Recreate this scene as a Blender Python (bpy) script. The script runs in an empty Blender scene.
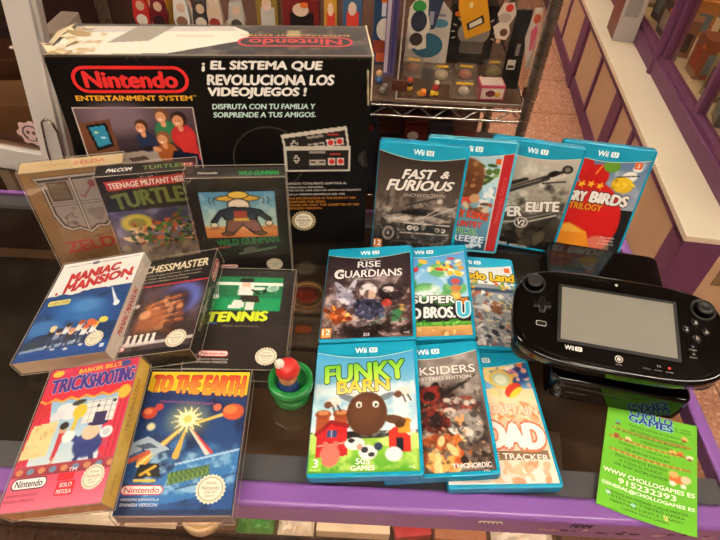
import bpy, bmesh, math, random
import numpy as np
from mathutils import Matrix, Vector, Euler
random.seed(7)
scn = bpy.context.scene
COL = scn.collection
PI = math.pi
R = math.radians
Z0 = 900.0          # counter top height in mm; world units are metres

def W(x, y, z=0.0):
    return Vector((x / 1000, y / 1000, (z + Z0) / 1000))

def lin(c):
    if isinstance(c, str):
        c = c.lstrip('#'); c = [int(c[i:i + 2], 16) for i in (0, 2, 4)]
    return [((v / 255) / 12.92 if v / 255 <= .04045 else ((v / 255 + .055) / 1.055) ** 2.4) for v in c]

# ------------------------------------------------------------------ materials
MATS = {}
def nmat(name, build):
    if name in MATS: return MATS[name]
    m = bpy.data.materials.new(name); m.use_nodes = True
    nt = m.node_tree
    for n in list(nt.nodes): nt.nodes.remove(n)
    out = nt.nodes.new('ShaderNodeOutputMaterial')
    sh = build(nt, nt.nodes.new, nt.links.new)
    nt.links.new(sh, out.inputs['Surface'])
    MATS[name] = m
    return m

def pmat(name, col, rough=.5, metal=0., spec=.4, coat=0., var=.12, scale=40., bump=0., emit=None, estr=0., trans=0.):
    def b(nt, N, L):
        p = N('ShaderNodeBsdfPrincipled')
        tc = N('ShaderNodeTexCoord'); no = N('ShaderNodeTexNoise')
        no.inputs['Scale'].default_value = scale; no.inputs['Detail'].default_value = 4
        L(tc.outputs['Object'], no.inputs['Vector'])
        mix = N('ShaderNodeMix'); mix.data_type = 'RGBA'
        c = lin(col)
        mix.inputs['A'].default_value = [max(0, v * (1 - var)) for v in c] + [1]
        mix.inputs['B'].default_value = [min(1, v * (1 + var)) for v in c] + [1]
        L(no.outputs['Fac'], mix.inputs['Factor']); L(mix.outputs['Result'], p.inputs['Base Color'])
        p.inputs['Roughness'].default_value = rough; p.inputs['Metallic'].default_value = metal
        p.inputs['Specular IOR Level'].default_value = spec
        p.inputs['Coat Weight'].default_value = coat; p.inputs['Coat Roughness'].default_value = .06
        p.inputs['Transmission Weight'].default_value = trans
        if bump:
            bp = N('ShaderNodeBump'); bp.inputs['Strength'].default_value = bump; bp.inputs['Distance'].default_value = .001
            L(no.outputs['Fac'], bp.inputs['Height']); L(bp.outputs['Normal'], p.inputs['Normal'])
        if emit:
            p.inputs['Emission Color'].default_value = lin(emit) + [1]; p.inputs['Emission Strength'].default_value = estr
        return p.outputs['BSDF']
    return nmat(name, b)

def print_mat(name, rough, coat, spec=.35):
    def b(nt, N, L):
        p = N('ShaderNodeBsdfPrincipled'); a = N('ShaderNodeAttribute'); a.attribute_name = 'ink'
        L(a.outputs['Color'], p.inputs['Base Color'])
        p.inputs['Roughness'].default_value = rough; p.inputs['Specular IOR Level'].default_value = spec
        p.inputs['Coat Weight'].default_value = coat; p.inputs['Coat Roughness'].default_value = .08
        return p.outputs['BSDF']
    return nmat(name, b)

def sheet_fresnel(N, L, ior):
    """reflectance of a thin sheet: only the outer face reflects, the way out of the sheet is clear"""
    f = N('ShaderNodeFresnel'); f.inputs['IOR'].default_value = ior
    g = N('ShaderNodeNewGeometry'); a = N('ShaderNodeMath'); a.operation = 'SUBTRACT'; a.inputs[0].default_value = 1.0; L(g.outputs['Backfacing'], a.inputs[1])
    m = N('ShaderNodeMath'); m.operation = 'MULTIPLY'; L(f.outputs['Fac'], m.inputs[0]); L(a.outputs[0], m.inputs[1])
    m2 = N('ShaderNodeMath'); m2.operation = 'MULTIPLY'; m2.inputs[1].default_value = 1.5; m2.use_clamp = True; L(m.outputs[0], m2.inputs[0])
    return m2.outputs[0]

def clear_mat(name, tint, rough=.04, gloss=1.0, ior=1.45, haze=0.0, hazecol='#d8d0c4'):
    """thin clear sheet: see-through with a fresnel reflection and a haze for scratches and, on the toy packs, painted reflections"""
    def b(nt, N, L):
        t = N('ShaderNodeBsdfTransparent'); t.inputs['Color'].default_value = lin(tint) + [1]
        g = N('ShaderNodeBsdfGlossy'); g.inputs['Roughness'].default_value = rough
        g.inputs['Color'].default_value = [gloss] * 3 + [1]
        m = N('ShaderNodeMixShader'); L(sheet_fresnel(N, L, ior), m.inputs['Fac']); L(t.outputs[0], m.inputs[1]); L(g.outputs[0], m.inputs[2])
        if not haze: return m.outputs[0]
        d = N('ShaderNodeBsdfDiffuse'); d.inputs['Color'].default_value = lin(hazecol) + [1]
        tc = N('ShaderNodeTexCoord'); no = N('ShaderNodeTexNoise'); no.inputs['Scale'].default_value = 14; no.inputs['Detail'].default_value = 8
        L(tc.outputs['Object'], no.inputs['Vector'])
        mr = N('ShaderNodeMapRange'); mr.inputs['From Min'].default_value = .35; mr.inputs['From Max'].default_value = .75
        mr.inputs['To Max'].default_value = haze * 2
        L(no.outputs['Fac'], mr.inputs['Value'])
        m2 = N('ShaderNodeMixShader'); L(mr.outputs['Result'], m2.inputs['Fac']); L(m.outputs[0], m2.inputs[1]); L(d.outputs[0], m2.inputs[2])
        return m2.outputs[0]
    return nmat(name, b)

M_film = print_mat('print_under_film', .28, .12)
M_card = print_mat('print_on_card', .5, .04)
M_paper = print_mat('print_on_paper', .6, 0, .2)
M_carton = print_mat('print_on_old_carton', .55, .02, .15)
M_teal = pmat('teal_plastic', '#1295b8', .22, coat=.3, var=.04)
M_teal_glare = pmat('teal_plastic_glare', '#58b4cc', .22, coat=.3, var=.04)  # paler copy of the teal, glare painted into the colour
M_black = pmat('black_gloss', '#040303', .08, spec=.4, coat=.15, var=0)
M_blackm = pmat('black_matte', '#0b0a0a', .45)
M_purple = pmat('purple_enamel', '#8356a0', .28, coat=.35, var=.05, scale=8)
M_purple_d = pmat('plum_paint', '#6e3c62', .5, var=.1, scale=6)
M_cream = pmat('cream_laminate', '#f1e6cb', .35, var=.03, scale=4)
M_tan = pmat('tan_panel', '#d2b18e', .6, var=.08, scale=3)
M_chrome = pmat('chrome_wire', '#c8c0b6', .2, metal=1, var=.03)
M_steel_d = pmat('dark_pole', '#857567', .3, metal=.8)
M_clear = clear_mat('clear_plastic', '#ffffff', .05, ior=1.25, haze=.008)
M_clear_old = clear_mat('scuffed_plastic', '#fcfbf8', .07, ior=1.28, haze=.02)
M_edge = pmat('clear_plastic_edge', '#a89c90', .15, coat=.5)
M_white = pmat('white_paint', '#cdc6c0', .45, var=.05, scale=5)

# ------------------------------------------------------------------ mesh builder
class MB:
    """collects shapes (in mm) with material slots and links them as one mesh object"""
    def __init__(s): s.v = []; s.f = []; s.m = []; s.sm = []
    def add(s, verts, faces, mi=0, smooth=False, M=None):
        n = len(s.v)
        for p in verts:
            p = Vector(p)
            if M is not None: p = M @ p
            s.v.append(p)
        for f in faces: s.f.append([i + n for i in f]); s.m.append(mi); s.sm.append(smooth)
        return s
    def box(s, x0, x1, y0, y1, z0, z1, mi=0, M=None, bev=0):
        if bev:
            bm = bmesh.new(); bmesh.ops.create_cube(bm, size=1)
            for v in bm.verts:
                v.co = Vector(((x0 + x1) / 2 + v.co.x * (x1 - x0), (y0 + y1) / 2 + v.co.y * (y1 - y0), (z0 + z1) / 2 + v.co.z * (z1 - z0)))
            bmesh.ops.bevel(bm, geom=bm.edges[:], offset=bev, segments=2, affect='EDGES', profile=.6)
            return s.bm(bm, mi, True, M)
        v = [(x, y, z) for z in (z0, z1) for y in (y0, y1) for x in (x0, x1)]
        return s.add(v, [(0, 2, 3, 1), (4, 5, 7, 6), (0, 1, 5, 4), (2, 6, 7, 3), (0, 4, 6, 2), (1, 3, 7, 5)], mi, False, M)
    def bm(s, bm, mi=0, smooth=False, M=None, flatcaps=True):
        bm.verts.ensure_lookup_table(); bm.verts.index_update()
        bm.normal_update(); k0 = len(s.f); bm.faces.ensure_lookup_table()
        flat = [len(f.verts) > 4 or (flatcaps and max(abs(c) for c in f.normal) > .9995) for f in bm.faces]
        s.add([v.co.copy() for v in bm.verts], [[v.index for v in f.verts] for f in bm.faces], mi, smooth, M)
        for i_, fl in enumerate(flat):
            if fl: s.sm[k0 + i_] = False
        bm.free(); return s
    def prism(s, pts, z0, z1, mi=0, M=None, bev=0, seg=2):
        bm = bmesh.new(); vs = [bm.verts.new((x, y, z0)) for x, y in pts]; f = bm.faces.new(vs)
        r = bmesh.ops.extrude_face_region(bm, geom=[f])
        for v in [g for g in r['geom'] if isinstance(g, bmesh.types.BMVert)]: v.co.z = z1
        bmesh.ops.recalc_face_normals(bm, faces=bm.faces[:])
        if bev:
            ed = [e for e in bm.edges if abs(e.verts[0].co.z - e.verts[1].co.z) < 1e-6]
            bmesh.ops.bevel(bm, geom=ed, offset=bev, segments=seg, affect='EDGES', profile=.55)
        return s.bm(bm, mi, bool(bev), M)
    def tube(s, p, q, r, n=8, mi=0, r2=None, M=None):
        p = Vector(p); q = Vector(q); d = (q - p).normalized()
        a = d.orthogonal().normalized(); b = d.cross(a); r2 = r if r2 is None else r2
        v = [p + (a * math.cos(t) + b * math.sin(t)) * r for t in [2 * PI * i / n for i in range(n)]]
        v += [q + (a * math.cos(t) + b * math.sin(t)) * r2 for t in [2 * PI * i / n for i in range(n)]]
        f = [(i, (i + 1) % n, n + (i + 1) % n, n + i) for i in range(n)]
        s.add(v, f, mi, True, M)
        return s.add(v, [tuple(range(n))[::-1], tuple(range(n, 2 * n))], mi, False, M)
    def path(s, pts, r, n=8, mi=0, M=None):
        for a, b in zip(pts[:-1], pts[1:]): s.tube(a, b, r, n, mi, None, M)
        return s
    def lathe(s, prof, cx=0, cy=0, n=32, mi=0, M=None):
        v = [(cx + r * math.cos(2 * PI * i / n), cy + r * math.sin(2 * PI * i / n), z) for r, z in prof for i in range(n)]
        f = [(k * n + i, k * n + (i + 1) % n, (k + 1) * n + (i + 1) % n, (k + 1) * n + i) for k in range(len(prof) - 1) for i in range(n)]
        return s.add(v, f, mi, True, M)
    def ball(s, c, r, mi=0, sc=(1, 1, 1), M=None, n=16):
        bm = bmesh.new(); bmesh.ops.create_uvsphere(bm, u_segments=n, v_segments=n // 2 + 2, radius=r)
        for v in bm.verts: v.co = Vector((c[0] + v.co.x * sc[0], c[1] + v.co.y * sc[1], c[2] + v.co.z * sc[2]))
        return s.bm(bm, mi, True, M, False)
    def build(s, name, mats, parent=None, world=False):
        me = bpy.data.meshes.new(name)
        off = Z0 if world else 0
        me.from_pydata([(p[0] / 1000, p[1] / 1000, (p[2] + off) / 1000) for p in s.v], [], s.f)
        if not isinstance(mats, (list, tuple)): mats = [mats]
        for m in mats: me.materials.append(m)
        me.polygons.foreach_set('material_index', s.m); me.polygons.foreach_set('use_smooth', s.sm)
        me.update()
        o = bpy.data.objects.new(name, me); COL.objects.link(o)
        if parent is not None: o.parent = parent
        return o

def tag(o, label=None, cat=None, group=None, kind=None):
    if label: o['label'] = label
    if cat: o['category'] = cat
    if group: o['group'] = group
    if kind: o['kind'] = kind
    return o

def thing(name, label, cat, loc=(0, 0, 0), rot=None, group=None):
    o = bpy.data.objects.new(name, None); COL.objects.link(o); o.empty_display_size = .02
    o.location = W(*loc)
    if rot is not None: o.rotation_euler = rot
    return tag(o, label, cat, group)

def pose(p):
    x, y, z, yaw, tilt, bank = p[:6]
    M = Matrix.Rotation(R(yaw), 3, 'Z') @ Matrix.Rotation(R(tilt), 3, 'X') @ Matrix.Rotation(R(bank), 3, 'Y')
    return (x, y, z), M.to_euler()

def rrect(x0, x1, y0, y1, r, n=5):
    o = []
    for cx, cy, a in ((x1 - r, y1 - r, 0), (x0 + r, y1 - r, 90), (x0 + r, y0 + r, 180), (x1 - r, y0 + r, 270)):
        for k in range(n + 1):
            t = R(a + 90 * k / n); o.append((cx + r * math.cos(t), cy + r * math.sin(t)))
    return o

# ------------------------------------------------------------------ lettering
_txt = {}
def glyphs(s, bold=.0, font_shear=0., spacing=1.0):
    key = (s, 0, font_shear, spacing)
    if key in _txt: return _txt[key]
    cu = bpy.data.curves.new('t', 'FONT'); cu.body = s; cu.shear = font_shear
    cu.space_character = spacing; cu.resolution_u = 3; cu.fill_mode = 'FRONT'
    ob = bpy.data.objects.new('t', cu)
    me = ob.to_mesh()
    v = np.array([(p.co.x, p.co.y) for p in me.vertices], float).reshape(-1, 2); f = [tuple(p.vertices) for p in me.polygons]
    ob.to_mesh_clear(); bpy.data.objects.remove(ob); bpy.data.curves.remove(cu)
    if len(v):
        lo = v.min(0); hi = v.max(0)
        asp = (hi[0] - lo[0]) / max(1e-6, hi[1] - lo[1]); v = (v - lo) / np.maximum(hi - lo, 1e-6) - .5
    else: asp = 1
    _txt[key] = (v, f, asp); return _txt[key]

# ------------------------------------------------------------------ painted prints
class Print:
    """flat printed sheet w x h mm, x from the left, y from the top; ink is a colour attribute on a fine grid, lettering is geometry"""
    def __init__(s, w, h, base='#000000', step=1.25, seed=1):
        s.w, s.h = w, h; s.nx = max(2, int(w / step)); s.ny = max(2, int(h / step)); s.rng = np.random.RandomState(seed)
        s.X, s.Y = np.meshgrid(np.linspace(0, w, s.nx), np.linspace(0, h, s.ny))
        s.img = np.zeros((s.ny, s.nx, 3)); s.img[:] = s.c(base); s.ex = []; s.k = 0; s.hole = None
    def c(s, col):
        if isinstance(col, str): col = col.lstrip('#'); col = [int(col[i:i + 2], 16) for i in (0, 2, 4)]
        return np.array(col, float) / 255
    def mixm(s, m, col, a=1.0):
        m = np.clip(m, 0, 1)[..., None] * a
        cc = col if isinstance(col, np.ndarray) and col.ndim == 3 else s.c(col)
        s.img = s.img * (1 - m) + cc * m; return s
    def rect(s, x0, x1, y0, y1, col, a=1, soft=.6):
        m = np.clip(np.minimum.reduce([s.X - x0, x1 - s.X, s.Y - y0, y1 - s.Y]) / soft + .5, 0, 1); return s.mixm(m, col, a)
    def grad(s, x0, x1, y0, y1, c0, c1, horiz=False):
        t = ((s.X - x0) / (x1 - x0) if horiz else (s.Y - y0) / (y1 - y0)).clip(0, 1)[..., None]
        m = ((s.X >= x0) & (s.X <= x1) & (s.Y >= y0) & (s.Y <= y1)).astype(float)
        return s.mixm(m, s.c(c0) * (1 - t) + s.c(c1) * t)
    def ell(s, cx, cy, rx, ry, col, rot=0, a=1, soft=.15):
        c, q = math.cos(R(rot)), math.sin(R(rot)); dx, dy = s.X - cx, s.Y - cy
        d = np.sqrt(((dx * c - dy * q) / rx) ** 2 + ((dx * q + dy * c) / ry) ** 2)
        return s.mixm((1 - d) / soft + .5, col, a)
    def poly(s, pts, col, a=1):
        inside = np.zeros(s.X.shape, bool); n = len(pts)
        for i in range(n):
            x1, y1 = pts[i]; x2, y2 = pts[(i + 1) % n]
            if y1 == y2: continue
            cond = ((y1 > s.Y) != (y2 > s.Y)) & (s.X < (x2 - x1) * (s.Y - y1) / (y2 - y1) + x1); inside ^= cond
        return s.mixm(inside.astype(float), col, a)
    def line(s, x0, y0, x1, y1, w, col, a=1, w2=None):
        dx, dy = x1 - x0, y1 - y0; L2 = dx * dx + dy * dy + 1e-9
        t = (((s.X - x0) * dx + (s.Y - y0) * dy) / L2).clip(0, 1)
        d = np.hypot(s.X - x0 - t * dx, s.Y - y0 - t * dy); ww = w + ((w2 if w2 is not None else w) - w) * t
        return s.mixm((ww / 2 - d) / .8 + .5, col, a)
    def noise(s, sc, oct=4, seed=0):
        rng = np.random.RandomState(seed + 11); out = np.zeros(s.X.shape); amp = 1; tot = 0
        for o in range(oct):
            g = rng.rand(int(s.h / sc) + 3, int(s.w / sc) + 3); u = s.X / sc; v = s.Y / sc
            i = np.floor(u).astype(int).clip(0, g.shape[1] - 2); j = np.floor(v).astype(int).clip(0, g.shape[0] - 2)
            fu = u - i; fv = v - j; fu = fu * fu * (3 - 2 * fu); fv = fv * fv * (3 - 2 * fv)
            out += amp * ((g[j, i] * (1 - fu) + g[j, i + 1] * fu) * (1 - fv) + (g[j + 1, i] * (1 - fu) + g[j + 1, i + 1] * fu) * fv)
            tot += amp; amp *= .55; sc /= 2
        return out / tot
    def fog(s, x0, x1, y0, y1, col, sc=20, lo=.4, hi=.65, seed=0, a=1, soft=4):
        m = np.clip((s.noise(sc, 4, seed) - lo) / (hi - lo), 0, 1)
        e = np.clip(np.minimum.reduce([s.X - x0, x1 - s.X, s.Y - y0, y1 - s.Y]) / soft, 0, 1); return s.mixm(m * e, col, a)
    def blobs(s, x0, x1, y0, y1, pal, n=20, r=(2, 6), seed=0, a=1):
        g = random.Random(seed)
        for i in range(n):
            s.ell(g.uniform(x0, x1), g.uniform(y0, y1), g.uniform(*r), g.uniform(*r) * .6, g.choice(pal), g.uniform(0, 180), a, .3)
        return s
    def star(s, cx, cy, r0, r1, n, col, seed=0):
        g = random.Random(seed); p = []
        for i in range(2 * n):
            rr = r1 * g.uniform(.7, 1.1) if i % 2 else r0; p.append((cx + rr * math.cos(PI * i / n), cy + rr * math.sin(PI * i / n)))
        return s.poly(p, col)
    # geometry on top of the sheet
    def shape(s, pts, col, dz=None):
        s.k += 1; s.ex.append((np.array(pts, float), [tuple(range(len(pts)))], np.array(lin(col)), .12 + .01 * s.k)); return s
    def text(s, t, cx, cy, w, h=None, col='#ffffff', rot=0, bold=.02, shear=0., outline=None, ow=.05, arch=0., taper=0., col2=None, sp=1.0):
        v, f, asp = glyphs(t, 0, shear, sp)
        if not len(v): return s
        hh = h if h else w / asp
        c, q = math.cos(R(rot)), math.sin(R(rot))
        for (cc, bb) in ([(outline, bold + ow)] if outline else []) + [(col, bold)]:
            e = bb * hh * .8
            if e < .12: sh = [(0, 0)]
            elif e < .5 or not (cc is outline and outline): sh = [(-e, 0), (e, 0), (0, 0), (0, -e * .7), (0, e * .7)]
            else: sh = [(e * math.cos(a * PI / 4), e * math.sin(a * PI / 4)) for a in range(8)]
            s.k += 1; zb = .12 + .01 * s.k + (.11 if cc is col and outline else 0); ci = 0
            kx = max(.5, (w - 2 * bold * hh * .8) / w)
            for dx_, dy_ in sh:
                x = v[:, 0] * w * kx + dx_; y = -v[:, 1] * hh + dy_
                if taper: y = y * (1 + taper * v[:, 0] * 2)
                if arch: y = y - arch * (1 - (v[:, 0] * 2) ** 2)
                P = np.stack([cx + x * c + y * q, cy - x * q + y * c], 1)
                C0 = np.array(lin(cc))
                if col2 and cc is col:
                    tt = (v[:, 1] + .5)[:, None]; C0 = np.array(lin(col2)) * (1 - tt) + C0 * tt
                s.ex.append((P, f, C0, zb + .012 * ci)); ci += 1
        return s
    def lines(s, x, y, w, rows, lh, h, col, seed=0, rot=0, words=None):
        g = random.Random(seed)
        for i in range(rows):
            n = g.randint(7, 9); t = words[i % len(words)] if words else ''
            if t: s.text(t, x + w / 2, y + i * lh, w * (g.uniform(.85, 1) if i < rows - 1 else .6), h, col, rot, .01)
        return s
    def pill(s, cx, cy, w, h, fill, edge, txt, tcol, rot=0, e=1.2):
        def pr(w, h):
            p = rrect(-w / 2, w / 2, -h / 2, h / 2, h / 2 - .01, 6); c, q = math.cos(R(rot)), math.sin(R(rot))
            return [(cx + a * c + b * q, cy - a * q + b * c) for a, b in p]
        s.shape(pr(w, h), edge); s.shape(pr(w - 2 * e, h - 2 * e), fill)
        return s.text(txt, cx, cy, w - h * .75, h * .55, tcol, rot, .035)
    def seal(s, cx, cy, r, col='#e6dcc0', ink='#8a7650'):
        p = [(cx + r * (1 if i % 2 else .9) * math.cos(PI * i / 22), cy + r * (1 if i % 2 else .9) * math.sin(PI * i / 22)) for i in range(44)]
        s.shape(p, col); s.shape([(cx + r * .78 * math.cos(PI * i / 14), cy + r * .78 * math.sin(PI * i / 14)) for i in range(28)], ink)
        s.shape([(cx + r * .74 * math.cos(PI * i / 14), cy + r * .74 * math.sin(PI * i / 14)) for i in range(28)], '#f0e8d2')
        s.text('ORIGINAL', cx, cy - r * .38, r * .8, r * .16, ink, 0, .01); s.text('Nintendo', cx, cy - r * .08, r * 1.15, r * .26, ink, 0, .02)
        s.text('SEAL OF', cx, cy + r * .2, r * .75, r * .15, ink, 0, .01); return s.text('QUALITY', cx, cy + r * .45, r * .7, r * .15, ink, 0, .01)
    def build(s, name, mat, parent, o, ex, ey, label=None):
        ex = np.array(ex, float); ey = np.array(ey, float); n = np.cross(ex, -ey); o = np.array(o, float)
        P = [o + s.X.reshape(-1, 1) * ex + s.Y.reshape(-1, 1) * ey]
        L = s.img.reshape(-1, 3); L = np.where(L <= .04045, L / 12.92, ((L + .055) / 1.055) ** 2.4); cols = [L]
        i = np.arange(s.nx - 1)[None, :] + np.arange(s.ny - 1)[:, None] * s.nx; i = i.reshape(-1)
        F = np.stack([i, i + s.nx, i + s.nx + 1, i + 1], 1)
        if s.hole is not None:
            mx = s.X.reshape(-1)[F].mean(1); my = s.Y.reshape(-1)[F].mean(1); F = F[~((mx - s.hole[0]) ** 2 + (my - s.hole[1]) ** 2 < s.hole[2] ** 2)]
        F = F.tolist(); nv = s.nx * s.ny
        for pts, fs, cc, k in s.ex:
            P.append(o + pts[:, :1] * ex + pts[:, 1:] * ey + n * k); cols.append(np.broadcast_to(cc, (len(pts), 3)))
            for f in fs:
                f = [a + nv for a in f]
                F.append(f)
            nv += len(pts)
        V = np.concatenate(P) / 1000; C = np.concatenate(cols); C = np.concatenate([C, np.ones((len(C), 1))], 1)
        me = bpy.data.meshes.new(name); me.from_pydata(V.tolist(), [], F); me.materials.append(mat)
        at = me.color_attributes.new('ink', 'FLOAT_COLOR', 'POINT'); at.data.foreach_set('color', C.reshape(-1).astype(np.float32)); me.update()
        ob = bpy.data.objects.new(name, me); COL.objects.link(ob); ob.parent = parent
        if label: ob['label'] = label
        return ob

FRONT = lambda w, h, z=.3: dict(o=(-w / 2, h, z), ex=(1, 0, 0), ey=(0, -1, 0))

# ------------------------------------------------------------------ teal game cases
def wii_band(p, w):
    xs = np.linspace(0, w, 25)
    t = xs / w; yb = 10 + 12.5 * np.sin(PI * np.clip((t * .86 + .09), 0, 1)) ** 1.1 - 1 + 3 * t
    pts = [(0, -1), (w, -1)] + [(x, y + .9) for x, y in list(zip(xs, yb))[::-1]]
    p.shape(pts, '#cfe3c8'); p.shape([(0, -1), (w, -1)] + [(x, y) for x, y in list(zip(xs, yb))[::-1]], '#1599bb')
    p.text('Wii', w * .455, 11.2, 16, 8.4, '#ffffff', 0, .06)
    p.shape([(a + w * .585, b + 11.3) for a, b in rrect(-5.6, 5.6, -4.1, 4.1, 1.6)], '#ffffff'); p.text('U', w * .585, 11.1, 5.6, 5.6, '#1599bb', 0, .05)

def wii_case(name, label, ps, art, group, glare=None):
    x, y, z, yaw, tilt, bank, w, h, t = ps
    loc, rot = pose(ps)
    T = thing(name, label, 'video game case', loc, rot, group)
    sh = MB(); sh.prism(rrect(-w / 2, w / 2, 0, h, 5), -t, 0, 0, bev=1.6)
    sh.build('case_shell', M_teal_glare if glare else M_teal, T)
    g = MB(); g.prism(rrect(-w / 2 - .25, w / 2 + .25, .4, h + .25, 5), -t / 2 - .35, -t / 2 + .35); g.build('case_seam', pmat('seam_teal', '#0b6f86', .4), T)
    pw, ph = w - 5.5, h - 7
    p = Print(pw, ph, '#222222', 1.2); art(p); wii_band(p, pw)
    p.build('cover_print', M_film, T, (-w / 2 + 1.2, h - 2, .25), (1, 0, 0), (0, -1, 0))
    return T

def rating(p, n, col='#d98a1f', y=None):
    y = p.h - 19 if y is None else y
    p.shape(rrect(2, 16, y, y + 17, 1), col); p.text(n, 9, y + 7, 11 if len(n) > 1 else 6, 10, '#ffffff', 0, .04)
    p.text('www.pegi.info', 9, y + 15, 12, 1.6, '#ffffff')

def art_fast(p):
    w, h = p.w, p.h
    p.grad(0, w, 0, h * .5, '#2a201b', '#54473f'); p.grad(0, w, h * .5, h, '#6a5c52', '#1a1412')
    for i in range(26):
        g = p.rng; x0 = g.rand() * w; hh = 8 + g.rand() * 30; p.rect(x0, x0 + 3 + g.rand() * 7, 98 - hh, 104, ['#3b302b', '#7d6e64', '#574a43'][i % 3], .7)
    p.fog(0, w, 80, 120, '#b9a99c', 18, .45, .75, 3, .8)
    p.grad(0, w, 116, h, '#4a3f39', '#15100e'); p.fog(0, w, 112, h, '#8b7c70', 12, .5, .8, 9, .5)
    p.line(48, 100, 92, 84, 3, '#2b2320'); p.line(60, 104, 100, 88, 2, '#8d7f74'); p.ell(100, 88, 5, 4, '#c9bcb0')
    p.fog(0, w, 84, 118, '#2b2420', 7, .5, .7, 21, .7); p.fog(0, w, 118, 180, '#c9bdb2', 6, .6, .8, 22, .6)
    # muscle car three quarter front
    p.poly([(4, 142), (12, 122), (34, 112), (52, 103), (86, 103), (104, 114), (124, 120), (126, 140), (118, 152), (80, 156), (30, 158), (8, 156)], '#3a302c')
    p.poly([(40, 113), (54, 105), (84, 105), (96, 114), (70, 117)], '#120d0c'); p.poly([(12, 122), (40, 115), (96, 116), (122, 122), (84, 130), (20, 132)], '#8f8177')
    p.poly([(22, 126), (50, 118), (80, 118), (60, 128)], '#c3b6aa'); p.rect(50, 116, 133, 145, '#16110f'); p.line(48, 131, 120, 129, 1.6, '#e6dcd2'); p.line(44, 149, 118, 146, 2, '#bdb0a5')
    for q in (58, 68, 102, 111): p.ell(q, 139, 4.2, 4.2, '#e3d9cf'); p.ell(q, 139, 2, 2, '#6b5e55')
    p.ell(25, 152, 14, 17, '#070403', -8); p.ell(25, 152, 10, 13, '#8b7d73', -8); p.ell(25, 152, 6, 8, '#1a1411', -8); p.ell(25, 152, 2.5, 3.5, '#b0a297')
    p.poly([(88, 100), (104, 96), (122, 98), (w, 106), (w, 114), (110, 112)], '#9a8c81'); p.rect(20, w, 164, 166, '#7c6e64', .5)
    p.fog(6, 124, 104, 158, '#d8ccc0', 8, .56, .74, 23, .55); p.fog(6, 124, 104, 158, '#0e0b0a', 9, .56, .74, 24, .6); p.line(84, 118, 124, 96, 3, '#cfc4b8', .6); p.line(76, 120, 100, 100, 1.4, '#efe6dc', .8)
    p.text('FAST', 62, 46, 52, 15, '#f1ece6', 4, .08, .35, '#15100e', .05); p.text('&', 101, 43, 14, 11, '#f1ece6', 4, .08, .35, '#15100e', .05)
    p.text('FURIOUS', 66, 64, 104, 16.5, '#f1ece6', 4, .08, .35, '#15100e', .05, taper=-.12); p.text('SHOWDOWN', 74, 80, 66, 5.5, '#bdb3aa', 4, .02, .3)
    rating(p, '12', '#c8731c')

def art_kong(p):
    w, h = p.w, p.h
    p.grad(0, w, 0, h, '#bcd6df', '#3e7f9e'); p.fog(0, w, 10, 100, '#eef4f4', 25, .4, .7, 2)
    p.blobs(88, 112, 60, 110, ['#f2f6f6', '#bfe0ec', '#8fc3da'], 25, (4, 9), 3); p.blobs(60, 110, 30, 70, ['#3d5c2a', '#567a35', '#8ba368'], 22, (4, 10), 5)
    p.ell(58, 56, 34, 30, '#7b4c2c', 20); p.ell(46, 48, 18, 17, '#8e5a36'); p.ell(74, 72, 16, 22, '#6a3f26', -20); p.blobs(34, 86, 34, 84, ['#5f3a22', '#a06c42', '#c08c5c'], 26, (3, 7), 6, .7)
    p.ell(70, 96, 17, 6, '#d4402c', 12); p.ell(82, 92, 8, 8, '#d09c70'); p.blobs(40, 110, 100, 125, ['#6b4a33', '#8f6a48', '#d8c4a0', '#b0542c'], 18, (4, 9), 8)
    p.grad(0, w, 165, h, '#27566f', '#1c3f55'); p.blobs(20, 110, 160, 180, ['#dfe9ec', '#78aac2', '#2e6581'], 24, (3, 8), 9)
    p.rect(w - 15, w, 0, h, '#b3262b'); p.rect(w - 17, w - 15, 0, h, '#e6ded0')
    p.text('Nintendo Selects', w - 7.5, 92, 80, 7, '#d8585a', 90, .01)
    p.text('DONKEY KONG', 66, 122, 84, 13, '#e8502c', -2, .04, 0, '#7a1a10', .06, arch=3); p.text('COUNTRY', 72, 137, 60, 10, '#e8502c', -2, .04, 0, '#7a1a10', .06)
    p.text('TROPICAL', 66, 150, 62, 11, '#2f9a3c', -2, .05, 0, '#e7f2e6', .05); p.text('FREEZE', 78, 164, 62, 11, '#f2f6fa', -2, .05, 0, '#2a6a94', .06)
    p.shape(rrect(104, 112, 24, 33, 1), '#d9622c'); rating(p, '3', '#4f9a3c')

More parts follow.
